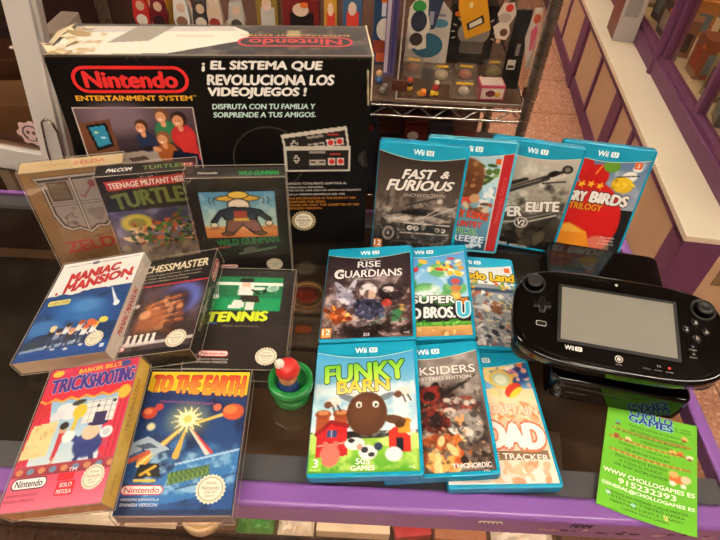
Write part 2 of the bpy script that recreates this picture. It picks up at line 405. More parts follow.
def art_sniper(p):
    w, h = p.w, p.h
    p.grad(0, w, 0, h * .6, '#cfc8bb', '#97907f'); p.grad(0, w, h * .6, h, '#5d564a', '#14110f'); p.fog(0, w, 60, 190, '#2d2823', 16, .42, .7, 4, .9); p.fog(0, w, 20, 120, '#eeeae0', 22, .5, .75, 8, .8)
    p.line(-6, 104, 92, 52, 15, '#2b2724', 1, 9); p.line(0, 88, 62, 60, 9, '#1d1a18', 1, 8); p.line(28, 84, 118, 36, 6, '#35302b', 1, 5); p.line(34, 78, 116, 33, 1.2, '#a79e90')
    p.line(8, 96, 84, 56, 1.4, '#8d8577'); p.ell(100, 44, 9, 5, '#1a1715', 28); p.line(88, 62, 120, 54, 3, '#3a342f'); p.ell(118, 34, 8, 7, '#22201e'); p.ell(118, 34, 4, 4, '#7f776a')
    p.blobs(0, w, 140, 178, ['#191513', '#3c352e', '#57503f', '#0e0c0b'], 40, (5, 12), 5, .8); p.line(30, 150, 120, 108, 2.5, '#cfc8b8', .5)
    p.text('SNIPER', 37, 121, 66, 18, '#f6f3ec', 10, .09, 0, '#1c1815', .06); p.text('ELITE', 98, 102, 52, 17, '#f6f3ec', 10, .09, 0, '#1c1815', .06)
    p.ell(72, 136, 11, 10, '#e6e1d6'); p.ell(72, 136, 9, 8, '#49433c'); p.text('V2', 72, 136, 13, 10, '#f6f3ec', 0, .04)
    p.line(32, 142, 60, 136, 2.5, '#cdc7ba'); p.line(84, 132, 122, 114, 2.5, '#cdc7ba')
    p.text('505', 52, 180, 14, 5, '#e8e4dc', 0, .03); p.text('REBELLION', 78, 181, 28, 4.5, '#e8e4dc', 0, .02)

def art_birds(p):
    w, h = p.w, p.h
    p.grad(0, w, 0, 100, '#4a6a92', '#9aa9bb'); p.fog(0, w, 10, 90, '#aab4c2', 24, .5, .7, 2)
    p.ell(58, 130, 62, 74, '#cf2222', 0, 1, .04); p.ell(42, 38, 14, 24, '#cf2222', 22, 1, .1); p.ell(62, 50, 18, 22, '#c41d1d', -10, 1, .1)
    p.ell(96, 176, 22, 26, '#e7c9a2', 0, .5); p.poly([(0, 172), (18, 138), (44, 132), (74, 146), (92, 186), (0, 186)], '#e9912a'); p.poly([(20, 142), (44, 134), (70, 148), (40, 150)], '#f2b24a')
    p.ell(80, 30, 12, 10, '#5d8f2c', 0); p.ell(110, 44, 12, 9, '#f3f1e8', 20); p.ell(104, 58, 17, 13, '#ecc22a', -15); p.ell(118, 30, 7, 5, '#eef0f0'); p.blobs(90, 122, 50, 66, ['#f4d84a', '#c99a18'], 7, (2, 5), 3)
    p.line(92, 46, 124, 40, 2, '#23201e'); p.line(60, 44, 66, 30, 2, '#e5b43a')
    for i, x in enumerate((44, 58, 72)): p.star(x, 62 + abs(i - 1) * 1.5, 7, 3, 5, '#e9b32a', 1)
    p.text('ANGRY', 30, 84, 54, 17, '#f5f2ea', 0, .11, 0, '#16100e', .07); p.text('BIRDS', 92, 84, 60, 18, '#f5f2ea', -2, .11, 0, '#16100e', .07)
    p.text('TRILOGY', 60, 101, 52, 11, '#f0a62c', 0, .05, 0, '#5e1510', .06)
    p.shape(rrect(112, 123, 19, 30, 1), '#e0662c'); p.text('3', 117.5, 24.5, 4, 6, '#f5e6da', 0, .03)
    p.text('INCLUDES', 110, 152, 22, 3.4, '#f5f2ea', 0, .02); p.text('3 GAMES', 110, 158, 22, 3.4, '#f5f2ea', 0, .02); p.text('EXCLUSIVE CONTENT', 110, 164, 26, 3, '#f5f2ea', 0, .02)

def art_guard(p):
    w, h = p.w, p.h
    p.grad(0, w, 0, h, '#231c20', '#5a3b38'); p.fog(0, w, 60, h, '#b7a3a4', 22, .42, .68, 5, .8); p.fog(0, w, 80, h, '#e6d3c6', 12, .52, .75, 15, .6)
    p.ell(30, 100, 12, 15, '#9c98ad', 20); p.ell(24, 84, 4, 15, '#a9a5b9', 38); p.ell(42, 82, 4, 15, '#c9c6d4', -20); p.blobs(14, 44, 92, 124, ['#77748a', '#d9d6e0', '#8f8ba2'], 16, (3, 7), 2)
    p.ell(66, 92, 13, 14, '#ded8d8'); p.ell(68, 102, 9, 10, '#c9a490'); p.poly([(46, 116), (62, 108), (84, 112), (92, 134), (70, 150), (48, 140)], '#3c3f5c'); p.blobs(50, 88, 112, 146, ['#2b2e4a', '#565a7a', '#1d1f33'], 12, (3, 8), 4)
    p.ell(98, 98, 17, 18, '#25181a'); p.ell(96, 92, 9, 6, '#d7cfca'); p.ell(94, 118, 8, 7, '#b33a2c'); p.ell(114, 92, 10, 30, '#38282a', -15, .9)
    p.blobs(4, 46, 124, 150, ['#f2a23a', '#d8621e', '#f7d27a', '#8c3a16'], 26, (3, 9), 6); p.line(56, 168, 112, 128, 2.5, '#2a8a86', 1, .8); p.line(62, 160, 122, 150, 1.6, '#3fa06a'); p.ell(108, 140, 7, 13, '#3c7a50', -25); p.ell(116, 128, 5, 6, '#c9a54a')
    p.blobs(30, 126, 160, 184, ['#2a1d1c', '#4a3430', '#17100f'], 30, (6, 14), 7, .8); p.line(0, 166, 40, 150, 5, '#6a4a40', .6)
    p.fog(0, w, 80, 180, '#140d10', 8, .55, .73, 36, .55); p.fog(0, w, 80, 180, '#e6d8d8', 5, .64, .8, 37, .5)
    p.text('DreamWorks', 64, 27, 24, 3.2, '#e9e4e0'); p.text('RISE', 66, 37, 36, 13, '#f2eeea', 0, .03); p.text('of the', 66, 48, 12, 4, '#e9e4e0')
    p.text('GUARDIANS', 66, 57, 102, 15, '#f5f1ee', 0, .03, taper=0); p.text('G', 20, 56, 15, 20, '#f5f1ee', 0, .02)
    p.text('THE VIDEO GAME', 66, 69, 34, 3, '#d9d2cc'); rating(p, '12', '#d9922a'); p.text('PAL', 122, 174, 8, 3, '#e6e0da'); p.text('D3', 66, 175, 8, 5, '#dfe4f0', 0, .04)

def art_mario(p):
    w, h = p.w, p.h
    p.grad(0, w, 0, 110, '#3f8fd0', '#a9d6ee')
    for x, y, r in ((92, 52, 20), (110, 92, 18), (66, 96, 22), (96, 112, 18), (30, 80, 24)): p.ell(x, y, r, r * .8, '#4f9c4a', 0, .8); p.ell(x, y - 3, r * .7, r * .4, '#85c46a', 0, .7)
    p.fog(0, w, 40, 120, '#eef6fa', 20, .5, .7, 3, .9); p.blobs(52, 122, 24, 56, ['#d8332c', '#2a55a8', '#f0b23a', '#f4e6c8', '#4aa33c', '#f0c848'], 16, (4, 8), 5); p.blobs(100, 126, 40, 70, ['#f2c23a', '#e8a02a', '#f8f0e0'], 9, (4, 8), 6)
    p.ell(112, 78, 12, 11, '#3a7fb8'); p.ell(112, 78, 7, 6, '#c2504a'); p.rect(104, 118, 100, 114, '#e8a23a'); p.rect(106, 116, 102, 112, '#f6d06a'); p.rect(118, 128, 112, 124, '#c97a2c'); p.ell(112, 92, 8, 7, '#c47a44')
    p.grad(0, w, 156, 164, '#7cbf4a', '#4c8f34'); p.grad(0, w, 163, h, '#d8a86a', '#b5824c'); p.blobs(0, w, 166, 182, ['#c89658', '#e7c088', '#a87440'], 26, (3, 7), 8); p.blobs(0, w, 152, 162, ['#3f8f34', '#8fd05a', '#2c7a2c'], 40, (2, 5), 9)
    p.text('NEW', 18, 112, 24, 9, '#f2f2f2', 0, .05, 0, '#24272a', .08); p.text('SUPER', 78, 113, 64, 14, '#f6f6f4', -2, .08, 0, '#24272a', .1)
    p.text('MARIO', 32, 138, 56, 20, '#f6f6f4', -2, .07, 0, '#24272a', .1); p.text('BROS.', 86, 138, 46, 20, '#f6f6f4', -2, .07, 0, '#24272a', .1); p.text('U', 120, 134, 18, 27, '#4fc3e0', -2, .08, 0, '#f2f6f8', .08)
    p.shape(rrect(112, 121, 10, 19, 1), '#d86a30'); p.text('3', 116.5, 14.5, 3.5, 5.5, '#fff', 0, .03) if 0 else None; rating(p, '3', '#5fa83c')

def art_land(p):
    w, h = p.w, p.h
    p.grad(0, w, 0, 60, '#d6e6ee', '#f2f0ea'); p.grad(0, w, 58, h, '#8c96a2', '#b4ada4')
    p.rect(0, w, 66, 74, '#3a4d68'); p.blobs(0, w, 52, 66, ['#f4f0e8', '#d06a3a', '#5aa0c0', '#e8c048', '#6aa048'], 34, (2, 5), 1)
    p.blobs(0, w, 76, 140, ['#c8b8a4', '#6e7f94', '#e9e2d4', '#a8583c', '#4f6d8c', '#d8c078', '#55604c', '#907868'], 130, (3, 7), 2); p.line(0, 100, w, 112, 5, '#e8e4da', .8); p.line(0, 122, w, 130, 3, '#5b90b8', .7)
    p.ell(96, 104, 8, 12, '#8f5a3a'); p.blobs(0, w, 140, 178, ['#2b2b33', '#e9e6e2', '#6c6f7c', '#c9ccd2', '#3e4450', '#b06a50'], 60, (4, 9), 3)
    p.fog(0, w, 76, 180, '#f0ece4', 5, .58, .75, 32, .7); p.fog(0, w, 76, 180, '#30343e', 5, .6, .78, 33, .7)
    p.text('Nintendo Land', 70, 40, 122, 17, '#f0c822', -2, .08, 0, '#1d1a16', .1)
    p.shape(rrect(117, 126, 20, 30, 1), '#d86a30'); rating(p, '7', '#c8a02a')

def art_barn(p):
    w, h = p.w, p.h
    p.grad(0, w, 0, 130, '#2f93c8', '#d5ecf2'); p.fog(0, w, 60, 140, '#f6fafa', 22, .42, .66, 3); p.ell(w * .5, 74, 70, 12, '#eef7fa', 0, .8, .5)
    p.grad(0, w, 140, h, '#9ccf4a', '#4e9a2a'); p.fog(0, w, 142, h, '#d4e67a', 14, .45, .7, 6, .7); p.ell(0, 142, 40, 10, '#b8dc6a'); p.ell(w, 144, 48, 10, '#c4e07a')
    # red barn with silos
    for x in (14, 36): p.rect(x - 8, x + 8, 108, 130, '#a34e2c'); p.ell(x, 106, 10, 6, '#8e4225'); p.ell(x, 104, 7, 3.4, '#d08a58')
    p.poly([(8, 166), (8, 130), (24, 118), (44, 122), (46, 160)], '#c4292c'); p.poly([(4, 132), (24, 114), (48, 120), (46, 126), (24, 120), (8, 136)], '#8f1f24')
    p.rect(20, 32, 128, 137, '#3b4f80'); p.rect(25.5, 26.5, 128, 137, '#e6e2dc'); p.line(10, 148, 44, 144, 1.4, '#e2c8bc')
    p.ell(25, 160, 12, 14, '#e87a6a'); p.ell(20, 147, 3.5, 5, '#e87a6a', 20); p.ell(31, 147, 3.5, 5, '#e87a6a', -20)
    p.poly([(94, 158), (94, 132), (104, 120), (120, 134), (120, 158)], '#c8352c'); p.poly([(90, 134), (104, 117), (122, 132), (120, 138), (104, 124)], '#f2efe8'); p.rect(103, 112, 140, 156, '#23262e')
    p.ell(113, 118, 9, 4, '#c88a2a'); p.rect(106, 120, 118, 134, '#d99a32'); p.ell(100, 160, 10, 9, '#eeeef2')
    # spotted cows
    p.ell(54, 146, 12, 8, '#eef0ee'); p.ell(50, 142, 4, 3, '#23252a'); p.ell(70, 157, 11, 9, '#f1f2f2'); p.ell(66, 154, 4, 4, '#2a2c33'); p.ell(74, 160, 4, 3, '#2a2c33'); p.ell(82, 150, 5, 5, '#3a4660'); p.ell(60, 150, 3, 4, '#d8a090')
    # woolly sheep, plain
    p.ell(66, 78, 24, 12, '#f3f2ef'); p.blobs(46, 88, 70, 84, ['#f6f5f2', '#e3e4e6', '#ffffff'], 26, (6, 9), 4)
    p.ell(44, 84, 13, 4.5, '#7d8a96', -24); p.ell(91, 84, 13, 4.5, '#7d8a96', 24); p.ell(68, 106, 25, 30, '#5a3826', 0, 1, .06); p.ell(66, 102, 18, 20, '#6f4730', 0, .7, .5)
    p.ell(102, 116, 14, 6, '#5f3e2c', -12); p.ell(108, 122, 6, 5, '#4c2f20')
    for x in (58, 79): p.ell(x, 94, 4, 4.6, '#f0efe9'); p.ell(x, 95, 1.8, 2.2, '#15120f')
    for x, y in ((25, 90), (113, 78)): p.ell(x, y, 11, 7, '#e9e6df', 10); p.ell(x - 6, y + 3, 5, 5, '#6a4530'); p.line(x, y + 4, x + 3, y + 14, 2, '#4c3122'); p.line(x + 6, y + 4, x + 10, y + 12, 2, '#4c3122')
    p.text('FUNKY', 65, 46, 106, 27, '#7cc832', 3, .07, 0, '#1d3d17', .05, taper=.05, col2='#c6ec5a'); p.text('BARN', 63, 67, 68, 18, '#f0c828', 3, .07, 0, '#4a2f10', .05, col2='#f8e888')
    rating(p, '3', '#8cc83c'); p.text('505', 64, 168, 17, 7, '#f6f8f2', 0, .05); p.text('GAMES', 64, 176, 28, 6, '#f6f8f2', 0, .05); p.text('PAL', 121, 176, 7, 2.6, '#eef4e6')

def art_dark(p):
    w, h = p.w, p.h
    p.grad(0, w, 0, h, '#8a7f78', '#4a3d37'); p.fog(0, w, 0, h, '#b9aea6', 22, .42, .7, 2, .8); p.fog(0, w, 90, 160, '#2c2422', 20, .42, .65, 7, .9)
    p.ell(40, 92, 34, 30, '#231c1c'); p.blobs(46, 90, 66, 130, ['#1d1718', '#3a2c2a', '#5c2420', '#7e2a22', '#291e1e'], 40, (5, 12), 3); p.line(70, 84, 112, 60, 8, '#2b2422', 1, 3); p.line(112, 60, 122, 52, 4, '#57493f')
    p.ell(62, 78, 14, 12, '#8c2e26'); p.ell(62, 80, 8, 7, '#201818'); p.line(50, 100, 104, 84, 4, '#7c3d30'); p.blobs(78, 118, 82, 108, ['#9b3a2c', '#c8bdb4', '#5e2a24'], 22, (3, 7), 5)
    p.ell(104, 122, 19, 22, '#a79f98', 20, .9); p.ell(98, 116, 8, 8, '#e6a063'); p.blobs(84, 122, 108, 144, ['#8d8781', '#d7d0c8', '#4a4340'], 24, (3, 8), 6)
    p.blobs(50, 104, 136, 176, ['#f2b25a', '#d8702c', '#f7dfa0', '#8e3f1e', '#c2562a'], 54, (4, 10), 8, .85); p.blobs(96, 126, 146, 172, ['#5a4a42', '#2f2522', '#7e6f66'], 18, (4, 9), 9)
    p.fog(0, w, 60, 180, '#17100f', 7, .56, .74, 34, .6); p.fog(40, w, 80, 180, '#e8b884', 5, .62, .78, 35, .6)
    p.text('DARKSIDERS', 68, 42, 112, 12, '#efeae4', 0, .02); p.text('WARMASTERED EDITION', 70, 54, 96, 5, '#e6dfd7', 0, .01)
    p.text('THQ', 90, 173, 20, 6, '#f5f3f0', 0, .06); p.text('NORDIC', 112, 173, 26, 6, '#f5f3f0', 0, .04); p.ell(86, 173, 2, 3, '#c8282c'); p.text('PAL', 119, 180, 7, 2.6, '#e6dfd7'); rating(p, '16', '#c8612a')

def art_toad(p):
    w, h = p.w, p.h
    p.grad(0, w, 0, 60, '#2d6cab', '#7db4da'); p.grad(0, w, 56, h, '#f3dcae', '#f7ece0'); p.ell(105, 30, 26, 22, '#16387c', 0, .8, .4); p.blobs(100, 126, 22, 56, ['#2a3f8a', '#d07a8a', '#2c2c48', '#e8b0a0'], 14, (3, 7), 1)
    p.blobs(66, 108, 22, 62, ['#f4d890', '#eab65a', '#f8ecd0', '#d8c89a'], 20, (5, 10), 2); p.ell(90, 42, 16, 15, '#e9c05a'); p.ell(90, 42, 12, 11, '#c2cfa8'); p.ell(90, 42, 8, 7, '#e6ead0'); p.ell(103, 58, 14, 8, '#d4402c', 40); p.ell(106, 62, 12, 4, '#f0d040', 40)
    p.blobs(50, w, 78, 104, ['#f0a878', '#e88a4a', '#f8dcc0', '#f2c49a'], 60, (3, 7), 3, .8); p.rect(0, w, 104, 141, '#f2b898', .5)
    p.text('CAPTAIN', 96, 87, 62, 13, '#f4dfc4', -4, .06, 0, '#d99a70', .05)
    p.text('TOAD', 78, 122, 100, 32, '#fdfaf6', -3, .13, 0, '#e3805c', .08)
    p.rect(4, 126, 142, 154, '#8c6a4c'); p.text('TREASURE TRACKER', 66, 149, 118, 7.5, '#fbf5ea', -3, .05)
    p.blobs(50, 122, 158, 180, ['#f3c8a0', '#eec09a', '#f9efe4', '#e0a078'], 26, (4, 9), 5); p.shape(rrect(116, 124, 14, 22, 1), '#d86a30')

G_BACK = 'teal edged game cases standing in the back row'; G_FLAT = 'teal edged game cases lying on the glass'
wii_case('game_case', 'teal game case with the racing car cover, FAST & FURIOUS, leaning beside the big console box', (82, 660, 4.6, -4.4, 78.8, 0, 133, 191, 14), art_fast, G_BACK)
wii_case('game_case', 'glare-tinted teal game case with a red right stripe, DONKEY KONG, behind the racing case', (157, 674.5, 4.2, -2.3, 77.7, 0, 135, 192, 14), art_kong, G_BACK, glare=True)
wii_case('game_case', 'teal game case with a grey rifle barrel cover, SNIPER ELITE V2, in the back row', (253, 692, 3.6, -9.3, 81.2, 0, 138, 188.5, 14), art_sniper, G_BACK)
wii_case('game_case', 'teal game case with a big red round shape, ANGRY BIRDS TRILOGY, rightmost standing case', (362, 690, 3.8, -6.8, 78.1, 0, 139, 187, 14), art_birds, G_BACK)
wii_case('game_case', 'flat teal game case with silver RISE OF THE GUARDIANS title above the barn cover', (14.4, 461.7, 25.9, 0, 0, -8.61, 135.5, 187.5, 14), art_guard, G_FLAT)
wii_case('game_case', 'flat teal game case, sky blue cover lettered SUPER MARIO BROS. U, partly covered', (96.9, 469.1, 26.4, -1.17, 0, -9.78, 135, 187.3, 14), art_mario, G_FLAT)
wii_case('game_case', 'flat teal game case with yellow Nintendo Land title, next to the black gamepad', (173.6, 468.7, 14.1, -1.6, 0, 0, 135, 183.8, 14), art_land, G_FLAT)
wii_case('game_case', 'flat teal game case with green FUNKY BARN title, a sheep and a red barn', (17.6, 270.5, 25.9, 1.02, 0, -8.11, 134.9, 188.2, 14), art_barn, G_FLAT)
wii_case('game_case', 'flat teal game case with dark grey fiery DARKSIDERS cover, beside the barn cover', (104.1, 274.2, 26.4, 2.01, 0, -10.2, 135, 186.9, 14), art_dark, G_FLAT)
wii_case('game_case', 'flat teal game case with cream and orange TREASURE TRACKER cover, front right', (181.4, 271.2, 14.1, 4.02, 0, 0, 135, 189.8, 14), art_toad, G_FLAT)

# ------------------------------------------------------------------ cartridge game boxes
def nes_box(name, label, ps, art, body, spine=None, top=None, group=None, sleeve='clear', pad=1.6, base='#111111', bottom=None):
    """body: colours (front, side, bottom, top)"""
    x, y, z, yaw, tilt, bank, w, h, t = ps
    loc, rot = pose(ps); T = thing(name, label, 'video game box', loc, rot, group)
    b = MB(); b.box(-w / 2, w / 2, 0, h, -t, 0, 0)
    for i, f in enumerate(b.f):
        b.m[i] = [3, 0, 2, 1, 1, 1][i] if i < 6 else 0   # back, front, bottom, top, left, right
    cols = dict(zip(('front', 'side', 'bottom', 'top'), body))
    b.m[0] = 1; b.m[1] = 0; b.m[2] = 2; b.m[3] = 3; b.m[4] = 1; b.m[5] = 1
    b.build('carton', [pmat('card_' + c.strip('#'), c, .5, coat=.1, var=.04) for c in body], T)
    p = Print(w - .8, h - .8, base, 1.2); art(p); p.build('cover_print', M_card, T, (-w / 2 + .4, h - .4, .15), (1, 0, 0), (0, -1, 0))
    if spine:
        q = Print(h, t, body[1], 1.5); spine(q); q.build('spine_print', M_card, T, (w / 2 + .15, 0, 0), (0, 1, 0), (0, 0, -1))
    if top:
        q = Print(w, t, body[3], 1.5); top(q); q.build('top_print', M_card, T, (-w / 2, h + .15, -t), (1, 0, 0), (0, 0, 1))
    if bottom:
        q = Print(w, t, body[2], 1.5); bottom(q); q.build('bottom_print', M_card, T, (-w / 2, -.15, 0), (1, 0, 0), (0, 0, -1))
    if sleeve:
        e = pad; s = MB(); s.box(-w / 2 - e, w / 2 + e, -e, h + e, -t - e, e, 0)
        sl = s.build('clear_sleeve', M_clear if sleeve == 'clear' else M_clear_old, T)
        k = MB(); X, Y0, Y1, Za, Zb = w / 2 + e, -e, h + e, -t - e, e
        for a in (-X, X):
            for yy in (Y0, Y1): k.tube((a, yy, Za), (a, yy, Zb), .45, 6)
            for zz in (Za, Zb): k.tube((a, Y0, zz), (a, Y1, zz), .45, 6)
        for yy in (Y0, Y1):
            for zz in (Za, Zb): k.tube((-X, yy, zz), (X, yy, zz), .45, 6)
        k.build('sleeve_edges', M_edge, sl)
    return T

def nint(p, cx, cy, w=34, h=9): p.pill(cx, cy, w, h, '#f3e8e4', '#c9302c', 'Nintendo', '#c9302c')

def art_maniac(p):
    w, h = p.w, p.h
    p.rect(-1, w + 1, -1, 80, '#f1ece6'); p.grad(0, w, 62, h, '#17427c', '#1b4f96')
    xs = np.linspace(0, w, 22); g = random.Random(4); sky = [(x, 70 - 12 * (x / w) + g.uniform(-3, 3)) for x in xs]
    p.poly([(-1, 55)] + [(0, 40)] + [(w + 1, 40)] + [(w + 1, 56)] + sky[::-1], '#f1ece6')
    p.grad(0, w, 74, 92, '#15345f', '#15406f') if 0 else None
    p.fog(0, w, 72, 130, '#0c2547', 18, .48, .7, 3, .8); p.ell(66, 102, 40, 24, '#2f6fb4', -12, .75, .6); p.ell(72, 94, 22, 12, '#5b97cf', 0, .6, .7); p.ell(20, 128, 28, 14, '#4c8ac0', 0, .6, .6)
    p.line(100, 66, 117, 98, 1.5, '#dfe8f0', 1, 6); p.ell(117, 98, 4.5, 5, '#f3f5f6'); p.poly([(0, 152), (16, 140), (60, 136), (w, 130), (w, 162), (0, 168)], '#123462')
    p.poly([(0, 158), (34, 140), (44, 150), (12, 168)], '#2c3a4c'); p.grad(0, w, 170, h, '#1b4a90', '#1a3f80'); p.line(4, 166, 84, 158, 4, '#a9bccc', .8, 7)
    for x, y, c1, c2 in ((36, 136, '#23262c', '#d8c48a'), (47, 142, '#8a94b4', '#3a2a22'), (58, 134, '#d8dfe8', '#3a3a3a'), (66, 144, '#3a3134', '#cc8a68'), (76, 132, '#e6ddd0', '#a4522e'), (86, 140, '#f0ece6', '#d2562c'), (98, 138, '#f4f1ec', '#e6c23a')):
        p.line(x, y, x - 2, y + 11, 8.5, c1, 1, 6.5); p.line(x - 3, y + 10, x - 7, y + 23, 3.6, '#2a3350'); p.line(x, y + 10, x + 2, y + 24, 3.6, '#3c4668'); p.ell(x + 3, y + 25, 3.4, 1.6, '#e6e0d8'); p.ell(x + 1, y - 4, 4.4, 5, '#e0b894'); p.ell(x + 1, y - 6.5, 5, 4, c2); p.line(x + 2, y + 4, x + 9, y + 9, 2.2, c1)
    p.ell(92, 128, 9, 5, '#d2653a', -30); p.ell(108, 126, 7, 5, '#e7cf5a', -20)
    p.line(3, 8, 46, 6, .7, '#2c4478'); p.line(62, 6, w - 4, 5, .7, '#2c4478'); p.ell(54, 6, 6, 3.4, '#2c4478'); p.text('JALECO', 54, 6, 8, 2.2, '#e8e6e0'); p.text('EPYX AND LUCAS TITLE', 86, 6, 38, 2, '#3c4a6e')
    p.text('MANIAC', 60, 28, 80, 17, '#c42c2e', 10, .08, .15, '#5e1414', .02, taper=-.15); p.text('MANSION', 72, 46, 104, 17, '#c42c2e', 10, .08, .15, '#5e1414', .02, taper=-.1)
    for x, y in ((12, 63), (122, 44), (118, 52), (88, 18)): p.ell(x, y, 2, 3, '#c42c2e', 20)
    p.shape(rrect(8, 42, 77, 87, 3), '#d8c872'); p.text('A NEW TWIST', 25, 82, 28, 3.4, '#6a5c22', 0, .02); p.seal(106, 158, 13); p.shape(rrect(118, 124, 168, 174, 1), '#cfd8e6')

def sp_maniac(q):
    q.grad(0, q.w, 0, q.h, '#e9ddd0', '#ddd0c0'); q.text('MANIAC MANSION', 78, 12, 84, 9, '#c42c2e', 0, .04, .1); q.text('Nintendo', 158, 11, 22, 4, '#b0a090'); q.rect(166, q.w, 2, 20, '#cfc6ba')

def art_chess(p):
    w, h = p.w, p.h
    p.rect(-1, w + 1, -1, h + 1, '#171210'); p.grad(0, w, 56, h, '#2c2028', '#3a2c26'); p.fog(0, w, 58, h, '#5c4a56', 24, .42, .7, 3)
    p.ell(94, 86, 30, 30, '#5a66b8', 30, .9, .4); p.ell(86, 92, 22, 24, '#2c2030', 30, .9, .5)
    for i in range(5): p.line(46 + i * 5, 96 + i * 8, 92 + i * 3, 82 + i * 11, 10 - i, '#8e4a28', .95, 6); p.line(48 + i * 5, 94 + i * 8, 90 + i * 3, 80 + i * 11, 3.4, '#d88f5a', .9, 2)
    p.fog(30, 104, 74, 148, '#6e3418', 10, .45, .7, 6, .75); p.blobs(40, 96, 84, 140, ['#c47a48', '#8e4a28', '#e0a070', '#5c2c16', '#3a2020'], 26, (4, 9), 3, .6)
    p.ell(58, 122, 22, 20, '#a4603a', 20, .8, .5); p.ell(46, 110, 9, 8, '#e2a87a', 0, .8, .5); p.ell(28, 92, 5, 4, '#f2ece6', 0, 1, .6)
    for i in range(7): x = 16 + i * 9; p.ell(x, 146, 2.6, 2.6, '#efe6dc'); p.line(x, 146, x, 158, 3.4, '#efe6dc', 1, 6); p.rect(x - 4, x + 4, 157, 160, '#d9cfc4')
    p.line(0, 162, w, 158, 5, '#e2d8d0', .8); p.seal(104, 158, 15); p.rect(-1, w + 1, 54.2, 56.2, '#c42a34')
    p.text('THE', 14, 20, 15, 8, '#e6d9ba', 0, .03); p.text('CHESSMASTER', 70, 20, 102, 15, '#e9dcbc', 0, .03, 0, '#8f7b52', .03, taper=.05)
    for i, t in enumerate(('The Finest Chess Program In Existence - With 16 Levels', 'of Difficulty, 2 Player Option, Teaching Mode and Graphics', 'Unmatched Realism and Challenge')): p.text(t, 60, 34 + i * 6.5, [106, 106, 70][i], 3.2, '#d9cfc0', 0, .015)
    nint(p, 18, 166, 32, 8); p.rect(-1, w, 171, h + 1, '#151110')

def sp_chess(q):
    q.rect(0, q.w, 0, q.h, '#231a18'); q.pill(150, 11, 42, 13, '#b0403a', '#e0b8ac', 'Nintendo', '#f2dcd2'); q.text('THE CHESSMASTER', 74, 11, 76, 6, '#cfc4ac', 0, .02)

def art_tennis(p):
    w, h = p.w, p.h
    p.rect(-1, w + 1, -1, h + 1, '#241c19'); p.fog(0, w, 104, h, '#342a26', 30, .4, .7, 4, .6)
    p.rect(6, 114, 14, 80, '#0f7d4a'); p.rect(6, 114, 25, 31, '#e6ede4')
    for i in range(14): p.rect(6 + i * 8, 6.8 + i * 8, 33, 53, '#0a4a2c')
    for i in range(5): p.rect(6, 114, 33 + i * 4.6, 33.8 + i * 4.6, '#0a4a2c')
    p.poly([(6, 80), (6, 60), (30, 56), (114, 56), (114, 80)], '#139356')
    # plain blocky player
    p.rect(50, 72, 30, 50, '#e9e6e0'); p.rect(54, 66, 22, 34, '#e6c2a0'); p.rect(50, 70, 16, 25, '#17120f'); p.rect(72, 88, 34, 40, '#e9e6e0'); p.rect(86, 91, 38, 46, '#17120f'); p.line(70, 40, 82, 48, 3, '#17120f')
    p.poly([(56, 50), (80, 50), (84, 64), (54, 62)], '#2a1c18'); p.rect(46, 58, 60, 66, '#e9e6e0'); p.rect(44, 62, 64, 74, '#e9e6e0'); p.rect(64, 76, 64, 78, '#e9e6e0'); p.rect(40, 58, 70, 76, '#e9e6e0')
    p.ell(100, 36, 9, 6, '#dfe6df', 20); p.ell(100, 36, 7.4, 4.6, '#2a8a5e', 20)
    for i in range(4): p.line(94 + i * 3.6, 31, 96 + i * 3.6, 41, .7, '#dfe6df'); p.line(92, 33 + i * 2, 108, 32 + i * 2, .6, '#dfe6df')
    for i in range(3): p.line(11 + i * 4, 32, 16 + i * 3, 50, 1, '#dfe6df')
    p.ell(19, 54, 5, 4.4, '#f2f2ee'); p.ell(14, 76, 6, 2.6, '#0a3f28')
    p.text('TENNIS', 56, 91, 86, 17, '#d2e02c', 3, .12, .1); p.rect(16, 30, 102, 105, '#3b6cb0')
    p.text('SERIE DEPORTES', 62, 108, 50, 3, '#8d8278'); nint(p, 34, 155, 40, 10); p.text('VERSION ESPAÑOLA', 34, 164, 42, 3.4, '#d9cfc4', 0, .02); p.text('SPANISH VERSION', 34, 169, 40, 3.2, '#d9cfc4', 0, .02); p.seal(104, 158, 15)

